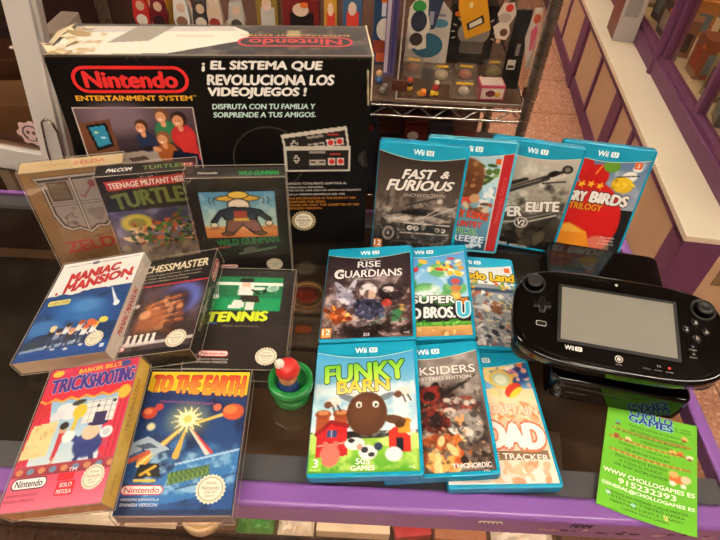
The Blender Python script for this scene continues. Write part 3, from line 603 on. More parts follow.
def art_gun(p):
    w, h = p.w, p.h
    p.rect(-1, w + 1, -1, h + 1, '#151010'); p.grad(14, 118, 22, 84, '#4f93c4', '#b9d2c8'); p.grad(14, 118, 84, 106, '#e0a462', '#cf6f34'); p.poly([(14, 92), (30, 84), (42, 92)], '#c07a4a'); p.poly([(96, 90), (108, 80), (118, 88), (118, 94)], '#c8824e')
    p.fog(14, 118, 24, 80, '#dfe8e4', 14, .5, .75, 4, .5)
    # plain gunslinger outline, faceless
    K = '#1a1412'
    p.ell(66, 34, 31, 6.5, K); p.ell(66, 34, 29.5, 5, '#e8b53c'); p.ell(67, 28, 15, 7, K); p.ell(67, 28, 13.5, 5.6, '#efc552')
    p.ell(66, 46, 16, 12, K); p.ell(66, 46, 14.4, 10.4, '#eddcc8')
    p.poly([(38, 54), (56, 48), (80, 50), (96, 54), (112, 72), (106, 80), (92, 66), (90, 74), (44, 74), (40, 66), (30, 82), (22, 76)], K)
    p.poly([(41, 56), (56, 51), (80, 52), (94, 56), (108, 73), (104, 76), (90, 62), (86, 72), (48, 72), (42, 62), (30, 78), (26, 75)], '#27324c')
    p.rect(58, 76, 56, 72, '#a03a2e'); p.ell(28, 82, 6, 5, K); p.ell(28, 82, 4.8, 4, '#ecd9c2'); p.ell(106, 80, 6, 5, K); p.ell(106, 80, 4.8, 4, '#ecd9c2')
    p.poly([(46, 72), (90, 72), (98, 98), (82, 100), (68, 84), (54, 100), (40, 98)], K); p.poly([(48, 74), (88, 74), (95, 95), (84, 97), (68, 80), (54, 97), (43, 95)], '#8a5550')
    p.ell(45, 99, 10, 4.5, K); p.ell(45, 99, 8.6, 3.3, '#6a4632'); p.ell(92, 99, 10, 4.5, K); p.ell(92, 99, 8.6, 3.3, '#6a4632'); p.rect(56, 78, 70, 75, '#d8b04a')
    for x, s in ((34, -1), (28, -1), (100, 1), (107, 1)): p.line(x, 32, x + s * 2, 38, 1.1, K); p.line(x + s * 2, 38, x, 44, 1.1, K)
    p.text('WILD GUNMAN', 72, 114, 92, 13, '#12733a', 4, .05); p.line(20, 128, 44, 125, 4, '#8e3430'); p.line(58, 140, 112, 128, 4.5, '#58705c'); p.ell(74, 132, 11, 6, '#5c5a50', 10)
    p.fog(16, 118, 106, 146, '#3a4a3a', 14, .5, .75, 6, .6); p.seal(108, 164, 13); nint(p, 34, 166, 36, 9)

def tp_gun(q):
    q.rect(0, q.w, 0, q.h, '#2a2424'); q.text('WILD GUNMAN', 98, 14, 54, 9, '#17a04c', 0, .05); q.text('Nintendo', 30, 13, 26, 5, '#d8d0c8', 0, .03); q.rect(0, q.w, 20, q.h, '#6f665e', .6)

def art_turtles(p):
    w, h = p.w, p.h
    p.grad(0, w, 0, 18, '#171213', '#241a18'); p.rect(-1, w + 1, 18, 62, '#1d1a17'); p.poly([(8, 8), (w, 4), (w, 18), (10, 24)], '#c23a34')
    p.grad(0, w, 60, h, '#4a4670', '#a08c74'); p.fog(0, w, 58, 110, '#8b86ac', 20, .45, .7, 3); p.ell(34, 84, 22, 17, '#c9b83c', 0, .95, .25); p.ell(34, 84, 12, 9, '#8f8a3a'); p.ell(84, 76, 24, 14, '#2b2b4c', 10, .8, .4)
    p.line(70, 120, 100, 62, 5, '#3c5a2c'); p.blobs(50, 116, 74, 130, ['#3d6a30', '#2c4a24', '#5c8a3c', '#c2562c', '#1c2a18', '#8c4a28'], 55, (3, 8), 5); p.blobs(10, 60, 96, 124, ['#3d6a30', '#d8a47a', '#c86a4a', '#e8c8a0', '#2c4a24'], 22, (3, 8), 6)
    p.blobs(0, w, 128, h, ['#a89070', '#6e5a48', '#8c7a66', '#c0a888', '#57503f'], 50, (5, 12), 7, .7)
    p.blobs(20, 116, 84, 126, ['#2f5a28', '#234a20', '#4f7d34', '#c2562c', '#1c2a18', '#d8a47a', '#8a2f24'], 60, (2, 5), 15)
    p.text('TEENAGE MUTANT HERO', 66, 14, 108, 9, '#f1e4dc', 2, .04); p.text('TURTLES', 66, 42, 110, 26, '#6a7a3a', 3, .07, 0, '#2b2418', .06, arch=4); p.text('TURTLES', 66, 42, 106, 24, '#3f4a28', 3, .0, arch=4)

def tp_turtles(q):
    q.rect(0, q.w, 0, q.h, '#1a1516'); q.text('PALCOM', 30, 12, 34, 8, '#e9e4de', 0, .05, .3); q.text('TURTLES', 88, 12, 56, 9, '#6b8a4a', 0, .04); q.pill(120, 12, 16, 8, '#7a2430', '#b84a50', 'N', '#e8c8c0')

def art_zelda(p):
    w, h = p.w, p.h
    p.grad(0, w, 0, h, '#93714e', '#7c5c3c'); p.fog(0, w, 0, h, '#a88450', 40, .4, .7, 2, .5); p.rect(-1, w + 1, -1, 6, '#8a6a3c', .5)
    # plain quartered silver shield
    S = [(12, 8), (106, 8), (100, 24), (100, 76), (94, 98), (86, 106), (74, 104), (60, 114), (46, 104), (34, 106), (24, 98), (19, 76), (19, 24)]
    p.poly(S, '#2c2422'); c = (59, 58); p.poly([(c[0] + (x - c[0]) * .97, c[1] + (y - c[1]) * .97) for x, y in S], '#b6aba4'); p.poly([(c[0] + (x - c[0]) * .9, c[1] + (y - c[1]) * .9) for x, y in S], '#3a302c'); p.poly([(c[0] + (x - c[0]) * .84, c[1] + (y - c[1]) * .84) for x, y in S], '#9b918c')
    p.rect(27, 54, 18, 50, '#5a4a3c'); p.rect(30, 51, 21, 47, '#7a6852')
    for i in range(6): p.line(30, 24 + i * 4.2, 51, 23 + i * 4.2, .8, '#57483a')
    for y in (56,): p.line(24, y, 94, y, 4.4, '#3a302c'); p.line(24, y, 94, y, 2.2, '#c5bab2')
    p.line(59, 14, 59, 106, 4.4, '#3a302c'); p.line(59, 14, 59, 106, 2.2, '#c5bab2')
    p.fog(62, 92, 60, 100, '#7a706c', 12, .5, .7, 8, .5); p.ell(84, 26, 5, 6, '#8a4a4c'); p.line(82, 30, 69, 48, 2, '#8a4a4c'); p.line(69, 48, 66, 43, 1.6, '#8a4a4c')
    p.ell(72, 74, 6.5, 7, '#857b77'); p.ell(83, 74, 6.5, 7, '#857b77'); p.poly([(66, 77), (89, 77), (77.5, 95)], '#857b77'); p.blobs(30, 50, 64, 94, ['#6a605c', '#857b77', '#554c49'], 14, (2, 5), 3, .7)
    p.text('The Legend of', 66, 119, 46, 6, '#5c4426', 5, .01, .2); p.text('ZELDA', 62, 134, 92, 20, '#a02a24', 3, .05); p.ell(102, 104, 7, 7, '#a8342c', 0, .8)

def tp_zelda(q):
    q.grad(0, q.w, 0, q.h, '#c8b088', '#bfa478'); q.text('The Legend of', 44, 12, 34, 5, '#8e7448', 0, .01, .2); q.text('ZELDA', 88, 12, 42, 8, '#c2563a', 0, .03)

def art_trick(p):
    w, h = p.w, p.h
    p.rect(-1, w + 1, -1, h + 1, '#c93a54'); p.rect(0, w, 0, 34, '#c42a4c'); p.fog(0, w, 0, 34, '#e0506c', 14, .5, .7, 3, .7)
    p.grad(14, 108, 44, 122, '#8fbcd8', '#cfe0e6'); p.poly([(108, 44), (w, 40), (w, 122), (102, 122), (96, 80)], '#cf2c44'); p.poly([(0, 44), (16, 42), (24, 70), (10, 118), (0, 122)], '#cf2c44')
    for x in (4, 10, 112, 118): p.line(x, 44, x - 1, 120, 1.4, '#8e1c34')
    for i in range(6): x = 10 + i * 21; p.ell(x, 38, 12, 8, '#d4283c'); p.line(x - 11, 41, x, 46, 2.2, '#e8b82c'); p.line(x, 46, x + 11, 41, 2.2, '#e8b82c')
    p.ell(44, 60, 16, 10, '#e6e6ea', -20); p.ell(32, 64, 10, 6, '#d8dae2', 10)
    p.rect(66, 108, 50, 78, '#e9e7e2')
    for i in range(5): p.rect(66 + i * 8.6, 66.8 + i * 8.6, 50, 78, '#8c8c98')
    for i in range(4): p.rect(66, 108, 52 + i * 7.4, 52.8 + i * 7.4, '#8c8c98')
    for x, y in ((84, 58), (94, 70), (104, 54)): p.ell(x, y, 2.2, 2, '#2a2a34')
    p.ell(61, 62, 9, 9, '#e8c23a'); p.line(60, 68, 58, 86, 5, '#e8c23a'); p.ell(56, 50, 9, 3.4, '#34302c', 10); p.ell(113, 44, 8, 9, '#e6b83a'); p.ell(12, 56, 7, 10, '#c42c30')
    p.poly([(4, 74), (36, 70), (34, 112), (0, 114)], '#e8d49a'); p.fog(2, 36, 72, 112, '#c0a860', 5, .5, .7, 8, .6)
    # stage performers, plain
    p.fog(66, 110, 96, 122, '#5a78a0', 7, .5, .7, 31, .6)
    p.line(46, 88, 44, 116, 8, '#c2303a', 1, 5); p.ell(46, 82, 5, 5.4, '#d8a880'); p.ell(46, 78, 6, 4.6, '#1d1816'); p.line(46, 116, 42, 126, 3, '#d8a880'); p.line(50, 92, 58, 86, 2.4, '#d8a880')
    p.ell(84, 104, 18, 15, '#2b3a7a'); p.ell(84, 90, 11, 9, '#e6c4a4'); p.rect(82, 98, 66, 80, '#2a2250'); p.ell(90, 80, 13, 3, '#2a2250'); p.line(70, 98, 58, 92, 7, '#2b3a7a'); p.ell(56, 92, 8, 7, '#f2f0ee'); p.ell(104, 92, 8, 7, '#eef0f2'); p.ell(104, 92, 5, 4.4, '#c8d4dc'); p.line(76, 116, 72, 126, 6, '#27336c'); p.line(92, 116, 96, 126, 6, '#27336c')
    p.grad(0, w, 122, 134, '#a83a48', '#8c2c3c')
    for i in range(9): p.ell(8 + i * 14, 128, 4.6, 3.4, '#6a8aa8' if i % 2 else '#c88a5a')
    p.grad(0, w, 134, h, '#d4506a', '#e07088')
    p.text("BARKER BILL'S", 70, 6, 58, 6, '#f0c23a', 2, .05); p.text('TRICK', 35, 23, 54, 19, '#43298a', 3, .07, 0, '#7cc4dc', .02, taper=.05); p.text('SHOOTING', 90, 22, 60, 19, '#43298a', 3, .06, 0, '#7cc4dc', .02); p.ell(12, 6, 8, 4.4, '#e8c23a'); p.ell(104, 5, 7, 4.2, '#3a4a8c')
    p.pill(26, 141, 44, 13, '#f6f2ee', '#1b1512', 'Nintendo', '#1b1512'); p.shape(rrect(60, 80, 134, 142, 1), '#d81e30'); p.text('TM', 76, 131, 10, 4, '#f4f0ee', 0, .03); p.shape(rrect(62, 84, 143, 158, 1), '#d81e30'); p.text('SOLO', 73, 147, 15, 4.5, '#f4e6e2', 0, .04); p.text('PISTOLA', 73, 154, 18, 4.5, '#f4e6e2', 0, .04)
    p.text('VERSION ESPAÑOLA', 22, 153, 40, 3.4, '#7a1f33', 0, .02); p.text('SPANISH VERSION', 20, 159, 38, 3.4, '#7a1f33', 0, .02); p.seal(104, 142, 14)

def sp_trick(q):
    q.grad(0, q.w, 0, q.h, '#dfb84a', '#d0a43c'); q.fog(0, q.w, 0, q.h, '#efd078', 30, .45, .7, 3, .6); q.text('TRICK SHOOTING', 112, 9, 66, 6, '#9a7628', 0, .03)
    for i in range(4): q.text('Dispara y acierta en cada ronda de juego', 84, 7 + i * 3, 44, 1.9, '#6e5a24', 0, .0)
    q.text('Nintendo', 22, 11, 22, 4, '#9a7628')

def bt_trick(q): q.grad(0, q.w, 0, q.h, '#c8884c', '#b07038', True)

def art_earth(p):
    w, h = p.w, p.h
    p.grad(0, w, 0, h, '#172f60', '#1d4f8c'); p.fog(0, w, 30, h, '#0c1c40', 24, .45, .7, 2, .8); p.fog(0, w, 90, 160, '#4a88bc', 18, .48, .72, 5, .7)
    p.poly([(-1, -1), (w + 1, -1), (w + 1, 34), (84, 30), (40, 26), (8, 30), (-1, 26)], '#ecc524')
    p.line(52, 78, 16, 120, 3, '#e8a23a', 1, 11); p.line(52, 78, 12, 124, 1, '#f6e08a', 1, 3); p.line(57, 80, 52, 112, 2, '#e8b24a', 1, 8); p.line(62, 78, 88, 108, 2, '#d8d2c4', 1, 8); p.line(64, 78, 92, 108, 1, '#c83a3a', 1, 4); p.line(66, 72, 118, 52, 3, '#f0cc5a', .9, 5)
    p.ell(57, 66, 22, 20, '#f2e07a', 0, .5, .9); p.star(57, 66, 20, 9, 13, '#f8efb0', 3); p.ell(57, 66, 10, 10, '#fdf6c8'); p.ell(57, 66, 5, 5, '#e8c23a', 0, .7, .6)
    p.ell(10, 58, 9, 8, '#c8452c'); p.ell(8, 56, 5, 4, '#e88a5a'); p.ell(20, 50, 5, 5, '#b83c34'); p.ell(110, 56, 13, 11, '#c0502c'); p.ell(106, 53, 8, 6, '#d97a3c'); p.ell(90, 50, 5, 5, '#d86a4a'); p.ell(16, 76, 5, 5, '#efe6b0', 0, 1, .5)
    p.poly([(60, 120), (96, 108), (w + 1, 104), (w + 1, 142), (96, 156), (52, 166), (20, 168), (30, 148)], '#2c6eae'); p.fog(20, w, 106, 160, '#9cc4de', 10, .5, .72, 9, .8); p.line(54, 122, w, 104, 2.4, '#bcd8e8', .9); p.line(60, 150, w, 132, 1.6, '#0f2c58', .8)
    p.poly([(48, 132), (92, 122), (94, 134), (50, 146)], '#3a5c30')
    for i in range(9): p.line(50 + i * 5, 131.5 - i * 1.1, 51 + i * 5, 145.5 - i * 1.1, .7, '#8aa84a')
    for i in range(4): p.line(48, 135 + i * 3, 93, 125 + i * 3, .6, '#8aa84a')
    p.poly([(0, 96), (16, 88), (30, 96), (44, 104), (28, 110), (14, 104), (0, 112)], '#a8bac8'); p.poly([(4, 100), (20, 96), (30, 102), (14, 104)], '#4a5c70'); p.line(2, 118, 20, 108, 6, '#c85a3c')
    p.poly([(14, 122), (36, 120), (40, 136), (12, 138)], '#17120f'); p.line(18, 134, 32, 124, 3, '#e0b030'); p.line(24, 130, 28, 134, 3, '#e0b030'); p.rect(12, 36, 139, 142, '#e0c040')
    p.text('TO THE EARTH', 62, 19, 116, 26, '#d8402c', -2, .07, 0, '#8c1f16', .02, taper=.12, col2='#f4a23a')
    p.text('A SPACE BATTLE FOR THE FATE OF THE EARTH', 52, 44, 66, 3.2, '#c05a8a', -3, .02)
    nint(p, 24, 151, 46, 11); p.text('VERSION ESPAÑOLA', 24, 161, 42, 3.6, '#e6e6ea', 0, .02); p.text('SPANISH VERSION', 24, 167, 40, 3.6, '#e6e6ea', 0, .02); p.seal(98, 150, 17); p.rect(0, w, 172, h + 1, '#15264a', .8)

G_ST = 'old cartridge game boxes standing against the big box'; G_LY = 'old cartridge game boxes lying on the glass'
nes_box('cartridge_game_box', 'gold game box with a silver quartered shield, leftmost of the standing boxes', (-396.8, 603.8, 2.6, 16.84, 90, 0, 131.7, 180.4, 25), art_zelda, ('#8a6840', '#7a5a36', '#6a4c2c', '#c8b088'), top=tp_zelda, group=G_ST, sleeve='old', base='#8a6840')
nes_box('cartridge_game_box', 'dark game box under a red TEENAGE MUTANT HERO banner, beside the gold one', (-296.1, 604.6, 2.6, 14.15, 90, 0, 130.5, 179.1, 25), art_turtles, ('#1d1716', '#2a2220', '#1a1514', '#1a1516'), top=tp_turtles, group=G_ST, sleeve='old')
nes_box('cartridge_game_box', 'black game box with a blue desert picture of a gunslinger, WILD GUNMAN', (-174.8, 600.9, 2.6, 6.82, 90, 0, 133.4, 181.8, 25), art_gun, ('#151010', '#231a18', '#151010', '#2a2424'), top=tp_gun, group=G_ST, sleeve='old', pad=2)
nes_box('cartridge_game_box', 'white and blue MANIAC MANSION game box tilted up on its right side', (-375.4, 394.9, 43.3, 2.61, -1.0, -13.56, 130, 183, 22), art_maniac, ('#1b4a90', '#e3d7ca', '#bfa58c', '#d8c8b4'), spine=sp_maniac, group=G_LY, pad=1.2)
nes_box('cartridge_game_box', 'black game box with ivory THE CHESSMASTER title and a red line', (-271.3, 406.3, 43.4, 1.85, 0, -14.5, 128, 179.2, 23), art_chess, ('#171210', '#2a201e', '#241a16', '#171210'), spine=sp_chess, group=G_LY, pad=2.2)
nes_box('cartridge_game_box', 'dark brown TENNIS game box with a green court picture', (-157, 404.8, 25.2, 2.27, 0, 0, 130, 179.2, 22.5), art_tennis, ('#241c19', '#241c19', '#1b1412', '#241c19'), group=G_LY, pad=2)
nes_box('cartridge_game_box', 'pink and red TRICK SHOOTING game box with a yellow spine', (-307.5, 211.2, 43.2, 3.62, 4.2, -16.5, 122.4, 170.4, 22), art_trick, ('#c93a54', '#d8b046', '#bf7c44', '#c93a54'), spine=sp_trick, bottom=bt_trick, group=G_LY, pad=1.2)
nes_box('cartridge_game_box', 'blue TO THE EARTH game box with a yellow title and a star burst', (-185.5, 217.6, 25.4, 3.31, 1.2, 0, 124.3, 178.0, 22), art_earth, ('#1d3f78', '#202a48', '#6a6672', '#c8a824'), group=G_LY, pad=2.2)

# ------------------------------------------------------------------ big console box
def art_big(p):
    w, h = p.w, p.h; g = random.Random(3)
    p.rect(-1, w + 1, -1, h + 1, '#070403'); p.rect(0, w, 0, 2.0, '#6b5d50', .7); p.rect(w - 2, w, 0, 60, '#a08a70', .5)
    for i in range(14): x = g.uniform(5, w - 5); p.line(x, g.uniform(0, 3), x + g.uniform(-3, 3), g.uniform(3, 8), .9, '#7a6a5c', .6)
    p.line(w - 6, 18, w - 3, 78, 2.2, '#cbb694', .9); p.line(w - 2, 60, w - 8, 100, 1.2, '#8a765c', .7)
    # photo of a family at the television
    X0, X1, Y0, Y1 = 15, 170, 70, 168
    p.rect(X0 - 1.5, X1 + 1.5, Y0 - 1.5, Y1 + 1, '#cfc4b8'); p.grad(X0, X1, Y0, Y1, '#57454f', '#241a1c'); p.ell(70, 84, 42, 24, '#86707c', 0, .7, .8)
    p.poly([(X0, 92), (58, 86), (60, 134), (30, 144), (X0, 140)], '#6a4028'); p.poly([(24, 95), (52, 91), (55, 126), (30, 134)], '#0e1418'); p.poly([(28, 98), (49, 95), (51, 122), (33, 128)], '#2f86a8'); p.rect(33, 38, 104, 107, '#d8e6a0'); p.rect(40, 46, 112, 115, '#a8d8e8')
    p.poly([(60, 138), (112, 132), (150, 150), (150, 168), (58, 168)], '#a8988c'); p.poly([(68, 146), (92, 142), (98, 148), (74, 153)], '#57483f')
    for (x, y, r, hair, sk, sh, sw, cl) in ((128, 82, 9, '#6e4628', '#d89a70', 1, 15, '#2f7a50'), (150, 88, 10, '#2e1c14', '#c88a62', 1, 17, '#b8282c'), (98, 98, 8.6, '#4a2c1a', '#d89468', 1, 13, '#262e4c'), (124, 116, 9, '#8a5430', '#d89468', 1, 14, '#a85a28')):
        p.ell(x + 2, y + r * 2.5, sw, r * 1.9, cl); p.ell(x, y + r * 1.2, 3.6, 5, sk); p.ell(x, y - 2, r * 1.06, r * 1.12, hair); p.ell(x - 2, y + 1.4, r * .74, r * .88, sk); p.ell(x - 3, y + 5, 2.6, 1, '#f0e0d4')
        p.ell(x - 5, y - .4, 1, .8, '#2a1812'); p.ell(x, y - .4, 1, .8, '#2a1812')
    p.poly([(140, 112), (166, 104), (171, 150), (152, 152)], '#c4302e'); p.ell(112, 132, 6, 4, '#d89468', -20); p.ell(100, 130, 7, 4, '#2b211d', 10); p.poly([(134, 134), (168, 140), (170, 168), (124, 168)], '#171d34')
    p.rect(X1 + 1.5, w, Y0 - 3, Y1 + 2, '#070403'); p.rect(0, w, Y1 + 1.5, h, '#070403')
    # pads
    def pad(cx, cy, W_, H_, rot, a=1):
        c, q = math.cos(R(rot)), math.sin(R(rot)); f = lambda x, y: (cx + x * c + y * q, cy - x * q + y * c)
        qd = lambda x0, x1, y0, y1, col: p.poly([f(x0, y0), f(x1, y0), f(x1, y1), f(x0, y1)], col)
        qd(-W_ / 2, W_ / 2, -H_ / 2, H_ / 2, '#c9c0b2'); qd(-W_ / 2 + 3, W_ / 2 - 3, -H_ / 2 + 6, H_ / 2 - 3, '#221d1b'); qd(-12, 12, -H_ / 2 + 8, -H_ / 2 + 12, '#8f877c'); qd(-12, 12, 2, 10, '#a89f92')
        for x in (-7, 6): qd(x - 4, x + 4, 4, 7, '#1b1716')
        qd(-36, -26, -2.5, 2.5, '#c9c0b2'); qd(-33.4, -28.6, -7, 7, '#c9c0b2'); qd(-35, -27, -1.4, 1.4, '#1b1716'); qd(-32, -30, -5.6, 5.6, '#1b1716')
        for x in (21, 34): qd(x - 5.6, x + 5.6, -1, 10, '#d8cdbf'); x_, y_ = f(x, 4.5); p.ell(x_, y_, 4.4, 4.4, '#c9302c')
        x_, y_ = f(26, -8); p.rect(x_ - 8, x_ + 8, y_ - 1.4, y_ + 1.4, '#b0302c')
    p.ell(268, 150, 52, 52, '#4a423c', 0, 1, .02); p.ell(268, 150, 50.4, 50.4, '#070403', 0, 1, .02); p.rect(200, 284, 175, 205, '#070403')
    pad(336, 122, 94, 36, 8); pad(338, 150, 96, 42, 0)
    p.pill(99, 31, 146, 35, '#070403', '#c8282a', '', '#fff', 0, 4.2) if 0 else None
    def ring(w_, h_, col): p.shape([(99 + a, 31 + b) for a, b in rrect(-w_ / 2, w_ / 2, -h_ / 2, h_ / 2, h_ / 2 - .1, 8)], col)
    ring(147, 36, '#d02a2a'); ring(138, 27.5, '#070403')
    p.text('Nintendo', 99, 31, 119, 21, '#d62c2c', 0, .09)
    p.text('ENTERTAINMENT SYSTEM', 98, 56, 150, 6.8, '#e0a528', 0, .08); p.text('TM', 176, 53, 5, 2.4, '#e0a528')
    for t, x0, x1, y in (('¡ EL SISTEMA QUE', 191, 348, 13), ('REVOLUCIONA LOS', 195, 363, 31), ('VIDEOJUEGOS !', 195, 326, 49)): p.text(t, (x0 + x1) / 2, y, x1 - x0, 13.4 if 'J' not in t else 14.6, '#f2ede6', 0, .09, .15)
    for t, x0, x1, y in (('DISFRUTA CON TU FAMILIA Y', 197, 337, 68), ('SORPRENDE A TUS AMIGOS.', 197, 337, 80)): p.text(t, (x0 + x1) / 2, y, x1 - x0, 7.4, '#c9e4dc', 0, .07, .15)
    for i, (t, x1) in enumerate((('VERSION TOTALMENTE ADAPTADA AL', 382), ('MERCADO ESPAÑOL.', 348), ('POR FAVOR, USAR SOLO LOS CARTUCHOS DE JUEGOS', 404), ('DE LA VERSION ESPAÑOLA DEL NES.', 380))): p.text(t, (292 + x1) / 2, 192 + i * 6.4, x1 - 292, 4, '#e2dcd2', 0, .03)
    for i, (t, x1) in enumerate((('THE SPECIFICATIONS OF THE PRODUCT ARE', 396), ('DESIGNED FOR SPAIN.', 350), ('PLEASE USE ONLY THE CASSETTES OF NES', 402), ('SPANISH VERSION.', 344))): p.text(t, (292 + x1) / 2, 219 + i * 6.2, x1 - 292, 4, '#d88a2a', 0, .03)
    p.seal(314, 262, 20, '#b8a67c', '#5a4c30'); p.hole = (w - 1, 150, 15)
    p.line(40, 230, 46, 300, .8, '#3a2f28', .6)

def tp_big(p):
    w, h = p.w, p.h
    p.grad(0, w, 0, h, '#3b342f', '#262120'); p.fog(0, w, 0, h, '#6a6058', 18, .45, .75, 4, .7); p.rect(0, w, h - 4, h, '#8a7d6e', .8); p.rect(0, w, 0, 3, '#6f6255', .7)
    p.poly([(2, h - 5), (10, 12), (226, 8), (250, 34), (244, 60), (150, h - 8), (60, h - 4)], '#d6cebf'); p.poly([(10, 10), (220, 6), (232, 24), (10, 36)], '#b9b0a8'); p.poly([(66, h - 44), (92, 8), (142, 8), (118, h - 52)], '#8d8378')
    p.fog(0, 60, 10, h, '#a88c62', 14, .45, .65, 8, .8); p.ell(22, 40, 18, 9, '#9a8058', -30); p.rect(150, 200, 44, 48, '#c8707a', .35)
    p.line(248, 30, 252, 64, 2, '#1d1917', 1)
    def ring(w_, h_, col): p.shape([(312 + a, 66 + b) for a, b in rrect(-w_ / 2, w_ / 2, -h_ / 2, h_ / 2, h_ / 2 - .1, 8)], col)
    ring(156, 36, '#b8323a'); ring(148, 28, '#2b2523'); p.text('Nintendo', 312, 66, 126, 20, '#b8323a', 180, .05); p.text('ENTERTAINMENT SYSTEM', 312, 41, 150, 6, '#b8963a', 180, .03)
    p.rect(300, 318, 20, 46, '#d8c88a', .6, 5)

loc, rot = pose((-200.8, 657.7, 8.2, 6.18, 86.0, .2))
T = thing('console_box', 'large black ENTERTAINMENT SYSTEM console box with red oval logo and worn white top', 'box', loc, rot)
w, h, t = 413, 308, 118
out = [(-w / 2, 0), (w / 2, 0)] + [(w / 2 - 15 * math.cos(a), h - 150 + 15 * math.sin(a)) for a in np.linspace(-PI / 2, PI / 2, 11)] + [(w / 2, h), (-w / 2, h)]
b = MB(); b.prism(out, -t, 0); b.build('carton', pmat('box_black', '#080504', .5, spec=.3, var=.2), T)
p = Print(w, h, '#070403', 1.3); art_big(p); p.build('front_print', M_carton, T, (-w / 2, h, .25), (1, 0, 0), (0, -1, 0))
p = Print(w, t, '#2a2423', 1.6); tp_big(p); p.build('top_print', M_carton, T, (-w / 2, h + .25, -t), (1, 0, 0), (0, 0, 1))
# torn corner: crumpled paper fibres standing up at the left end of the lid
g = random.Random(5); b = MB()
for i in range(9):
    x = -w / 2 + g.uniform(-3, 30); z = -t + g.uniform(0, 1) * t; a = g.uniform(0, 6); L = g.uniform(8, 20)
    pts = [(x, h + .5, z), (x + L * math.cos(a), h + g.uniform(1, 4), z + L * math.sin(a)), (x + L * math.cos(a + .8), h + g.uniform(1, 6), z + L * math.sin(a + .8)), (x + 4, h + 2, z + 3)]
    b.add(pts, [(0, 1, 2), (0, 2, 3)])
b.add([(-w / 2 - 1, h - 1, -t), (-w / 2 - 4, h + 5, -t * .6), (-w / 2 - 5, h + 2, -t * .3), (-w / 2 - 2, h - 9, 1), (-w / 2 + 3, h + 1, 1), (-w / 2 + 5, h + 1, -t)], [(0, 1, 2, 3, 4, 5)])
b.build('torn_corner', pmat('torn_card', '#d6c4a2', .8, var=.15, scale=60), T)
b = MB(); b.box(w / 2 - .8, w / 2 + 1.2, h - 2, h + 1.5, -t, 1); b.box(w / 2 - 1, w / 2 + .8, h - 60, h, -1, 1.2); b.build('worn_edge', pmat('bare_card_edge', '#cdbd9c', .8, var=.2, scale=60), T)

# ------------------------------------------------------------------ gamepad and console
M_btn = pmat('button_black', '#100e0e', .2, coat=.5, var=0)
loc, rot = pose((322.1, 419.0, 93.5, -10.26, 11.87, -2.25))
T = thing('gamepad_controller', 'black tablet gamepad with a pale screen and two thumbsticks, propped on the black console', 'game controller', loc, rot)
def pad_outline(s=0):
    a, bb = 129.5 - s, 67.5 - s; o = []
    for i in range(72):
        t_ = 2 * PI * i / 72; c, q = math.cos(t_), math.sin(t_); n = 4.2
        x = a * abs(c) ** (2 / n) * (1 if c > 0 else -1); y = bb * abs(q) ** (2 / 3.6) * (1 if q > 0 else -1)
        o.append((x, 36.5 + y - (4.5 * (1 - (x / a) ** 2) if y < 0 else -1.5 * (1 - (x / a) ** 2))))
    return o
b = MB(); b.prism(pad_outline(), -19, 0, bev=5, seg=4); b.build('body', M_black, T)
b = MB(); b.prism(pad_outline(8), -.2, .3, bev=.2); b.build('faceplate', pmat('faceplate_black', '#050404', .12, spec=.4, coat=.2, var=0), T)
b = MB(); b.prism(rrect(-124, -74, -20, 92, 20), -40, -18, bev=7, seg=3); b.build('grip', M_blackm, T)
b = MB(); b.prism(rrect(74, 124, -20, 92, 20), -40, -18, bev=7, seg=3); b.build('grip', M_blackm, T)
b = MB(); b.prism(rrect(-73, 73, -4.5, 81.5, 2), .2, .5); bez = b.build('screen_bezel', M_blackm, T)
b = MB(); b.prism(rrect(-68.7, 68.7, 0, 77.3, .5), .5, .7); b.build('screen', pmat('screen_ceiling_reflection', '#77746a', .5, spec=.4, coat=.35, var=.05, scale=60), bez).__setitem__('label', 'unlit screen with the ceiling reflection painted as pale grey')  # pale grey base colour paints the ceiling's reflection onto the screen
for sx in (-1, 1):
    b = MB(); cx, cy = sx * 105, 76
    b.lathe([(15.5, 0), (15.5, .8), (13, 1.2), (11.5, -1), (0, -1.5)], cx, cy, 32); wl_ = b.build('stick_well', M_blackm, T)
    b = MB(); b.lathe([(4.5, -1), (4.5, 5), (9.2, 6), (9.8, 7.4), (8.8, 8.8), (6, 8.2), (0, 7.8)], cx, cy, 32); b.build('thumbstick', pmat('stick_rubber', '#1b1918', .35, var=0), wl_)
b = MB(); cx, cy = -93, 45; b.prism([(cx + a, cy + c) for a, c in ((-3.6, -10.5), (3.6, -10.5), (3.6, -3.6), (10.5, -3.6), (10.5, 3.6), (3.6, 3.6), (3.6, 10.5), (-3.6, 10.5), (-3.6, 3.6), (-10.5, 3.6), (-10.5, -3.6), (-3.6, -3.6))], 0, 3.2, bev=.7); b.build('directional_pad', M_btn, T)
for a, c in ((0, 11.5), (11.5, 0), (0, -11.5), (-11.5, 0)):
    b = MB(); b.lathe([(5.2, 0), (5.2, 1.8), (4.4, 2.5), (0, 2.8)], 93 + a, 43 + c, 20); b.build('round_button', M_btn, T)
for c in (20, 10):
    b = MB(); b.lathe([(3, 0), (3, 1.2), (2.4, 1.7), (0, 1.8)], 87, c, 16); b.build('small_button', M_btn, T)
b = MB(); b.lathe([(5.6, 0), (5.6, 1), (4.9, 1.3), (4.3, .8), (0, .8)], 0, -15, 24); b.build('home_button', M_btn, T)
b = MB(); b.lathe([(2, .3), (1.6, .7), (0, .8)], 0, 93, 14, 1); b.build('camera_lens', [M_btn, pmat('lens_grey', '#8a8680', .2)], T)
P_ = Print(258, 135, '#0a0808', 20); P_.img[:] = P_.c('#0a0808')
q = P_; X_ = lambda v: v + 129; Y_ = lambda v: 104 - v
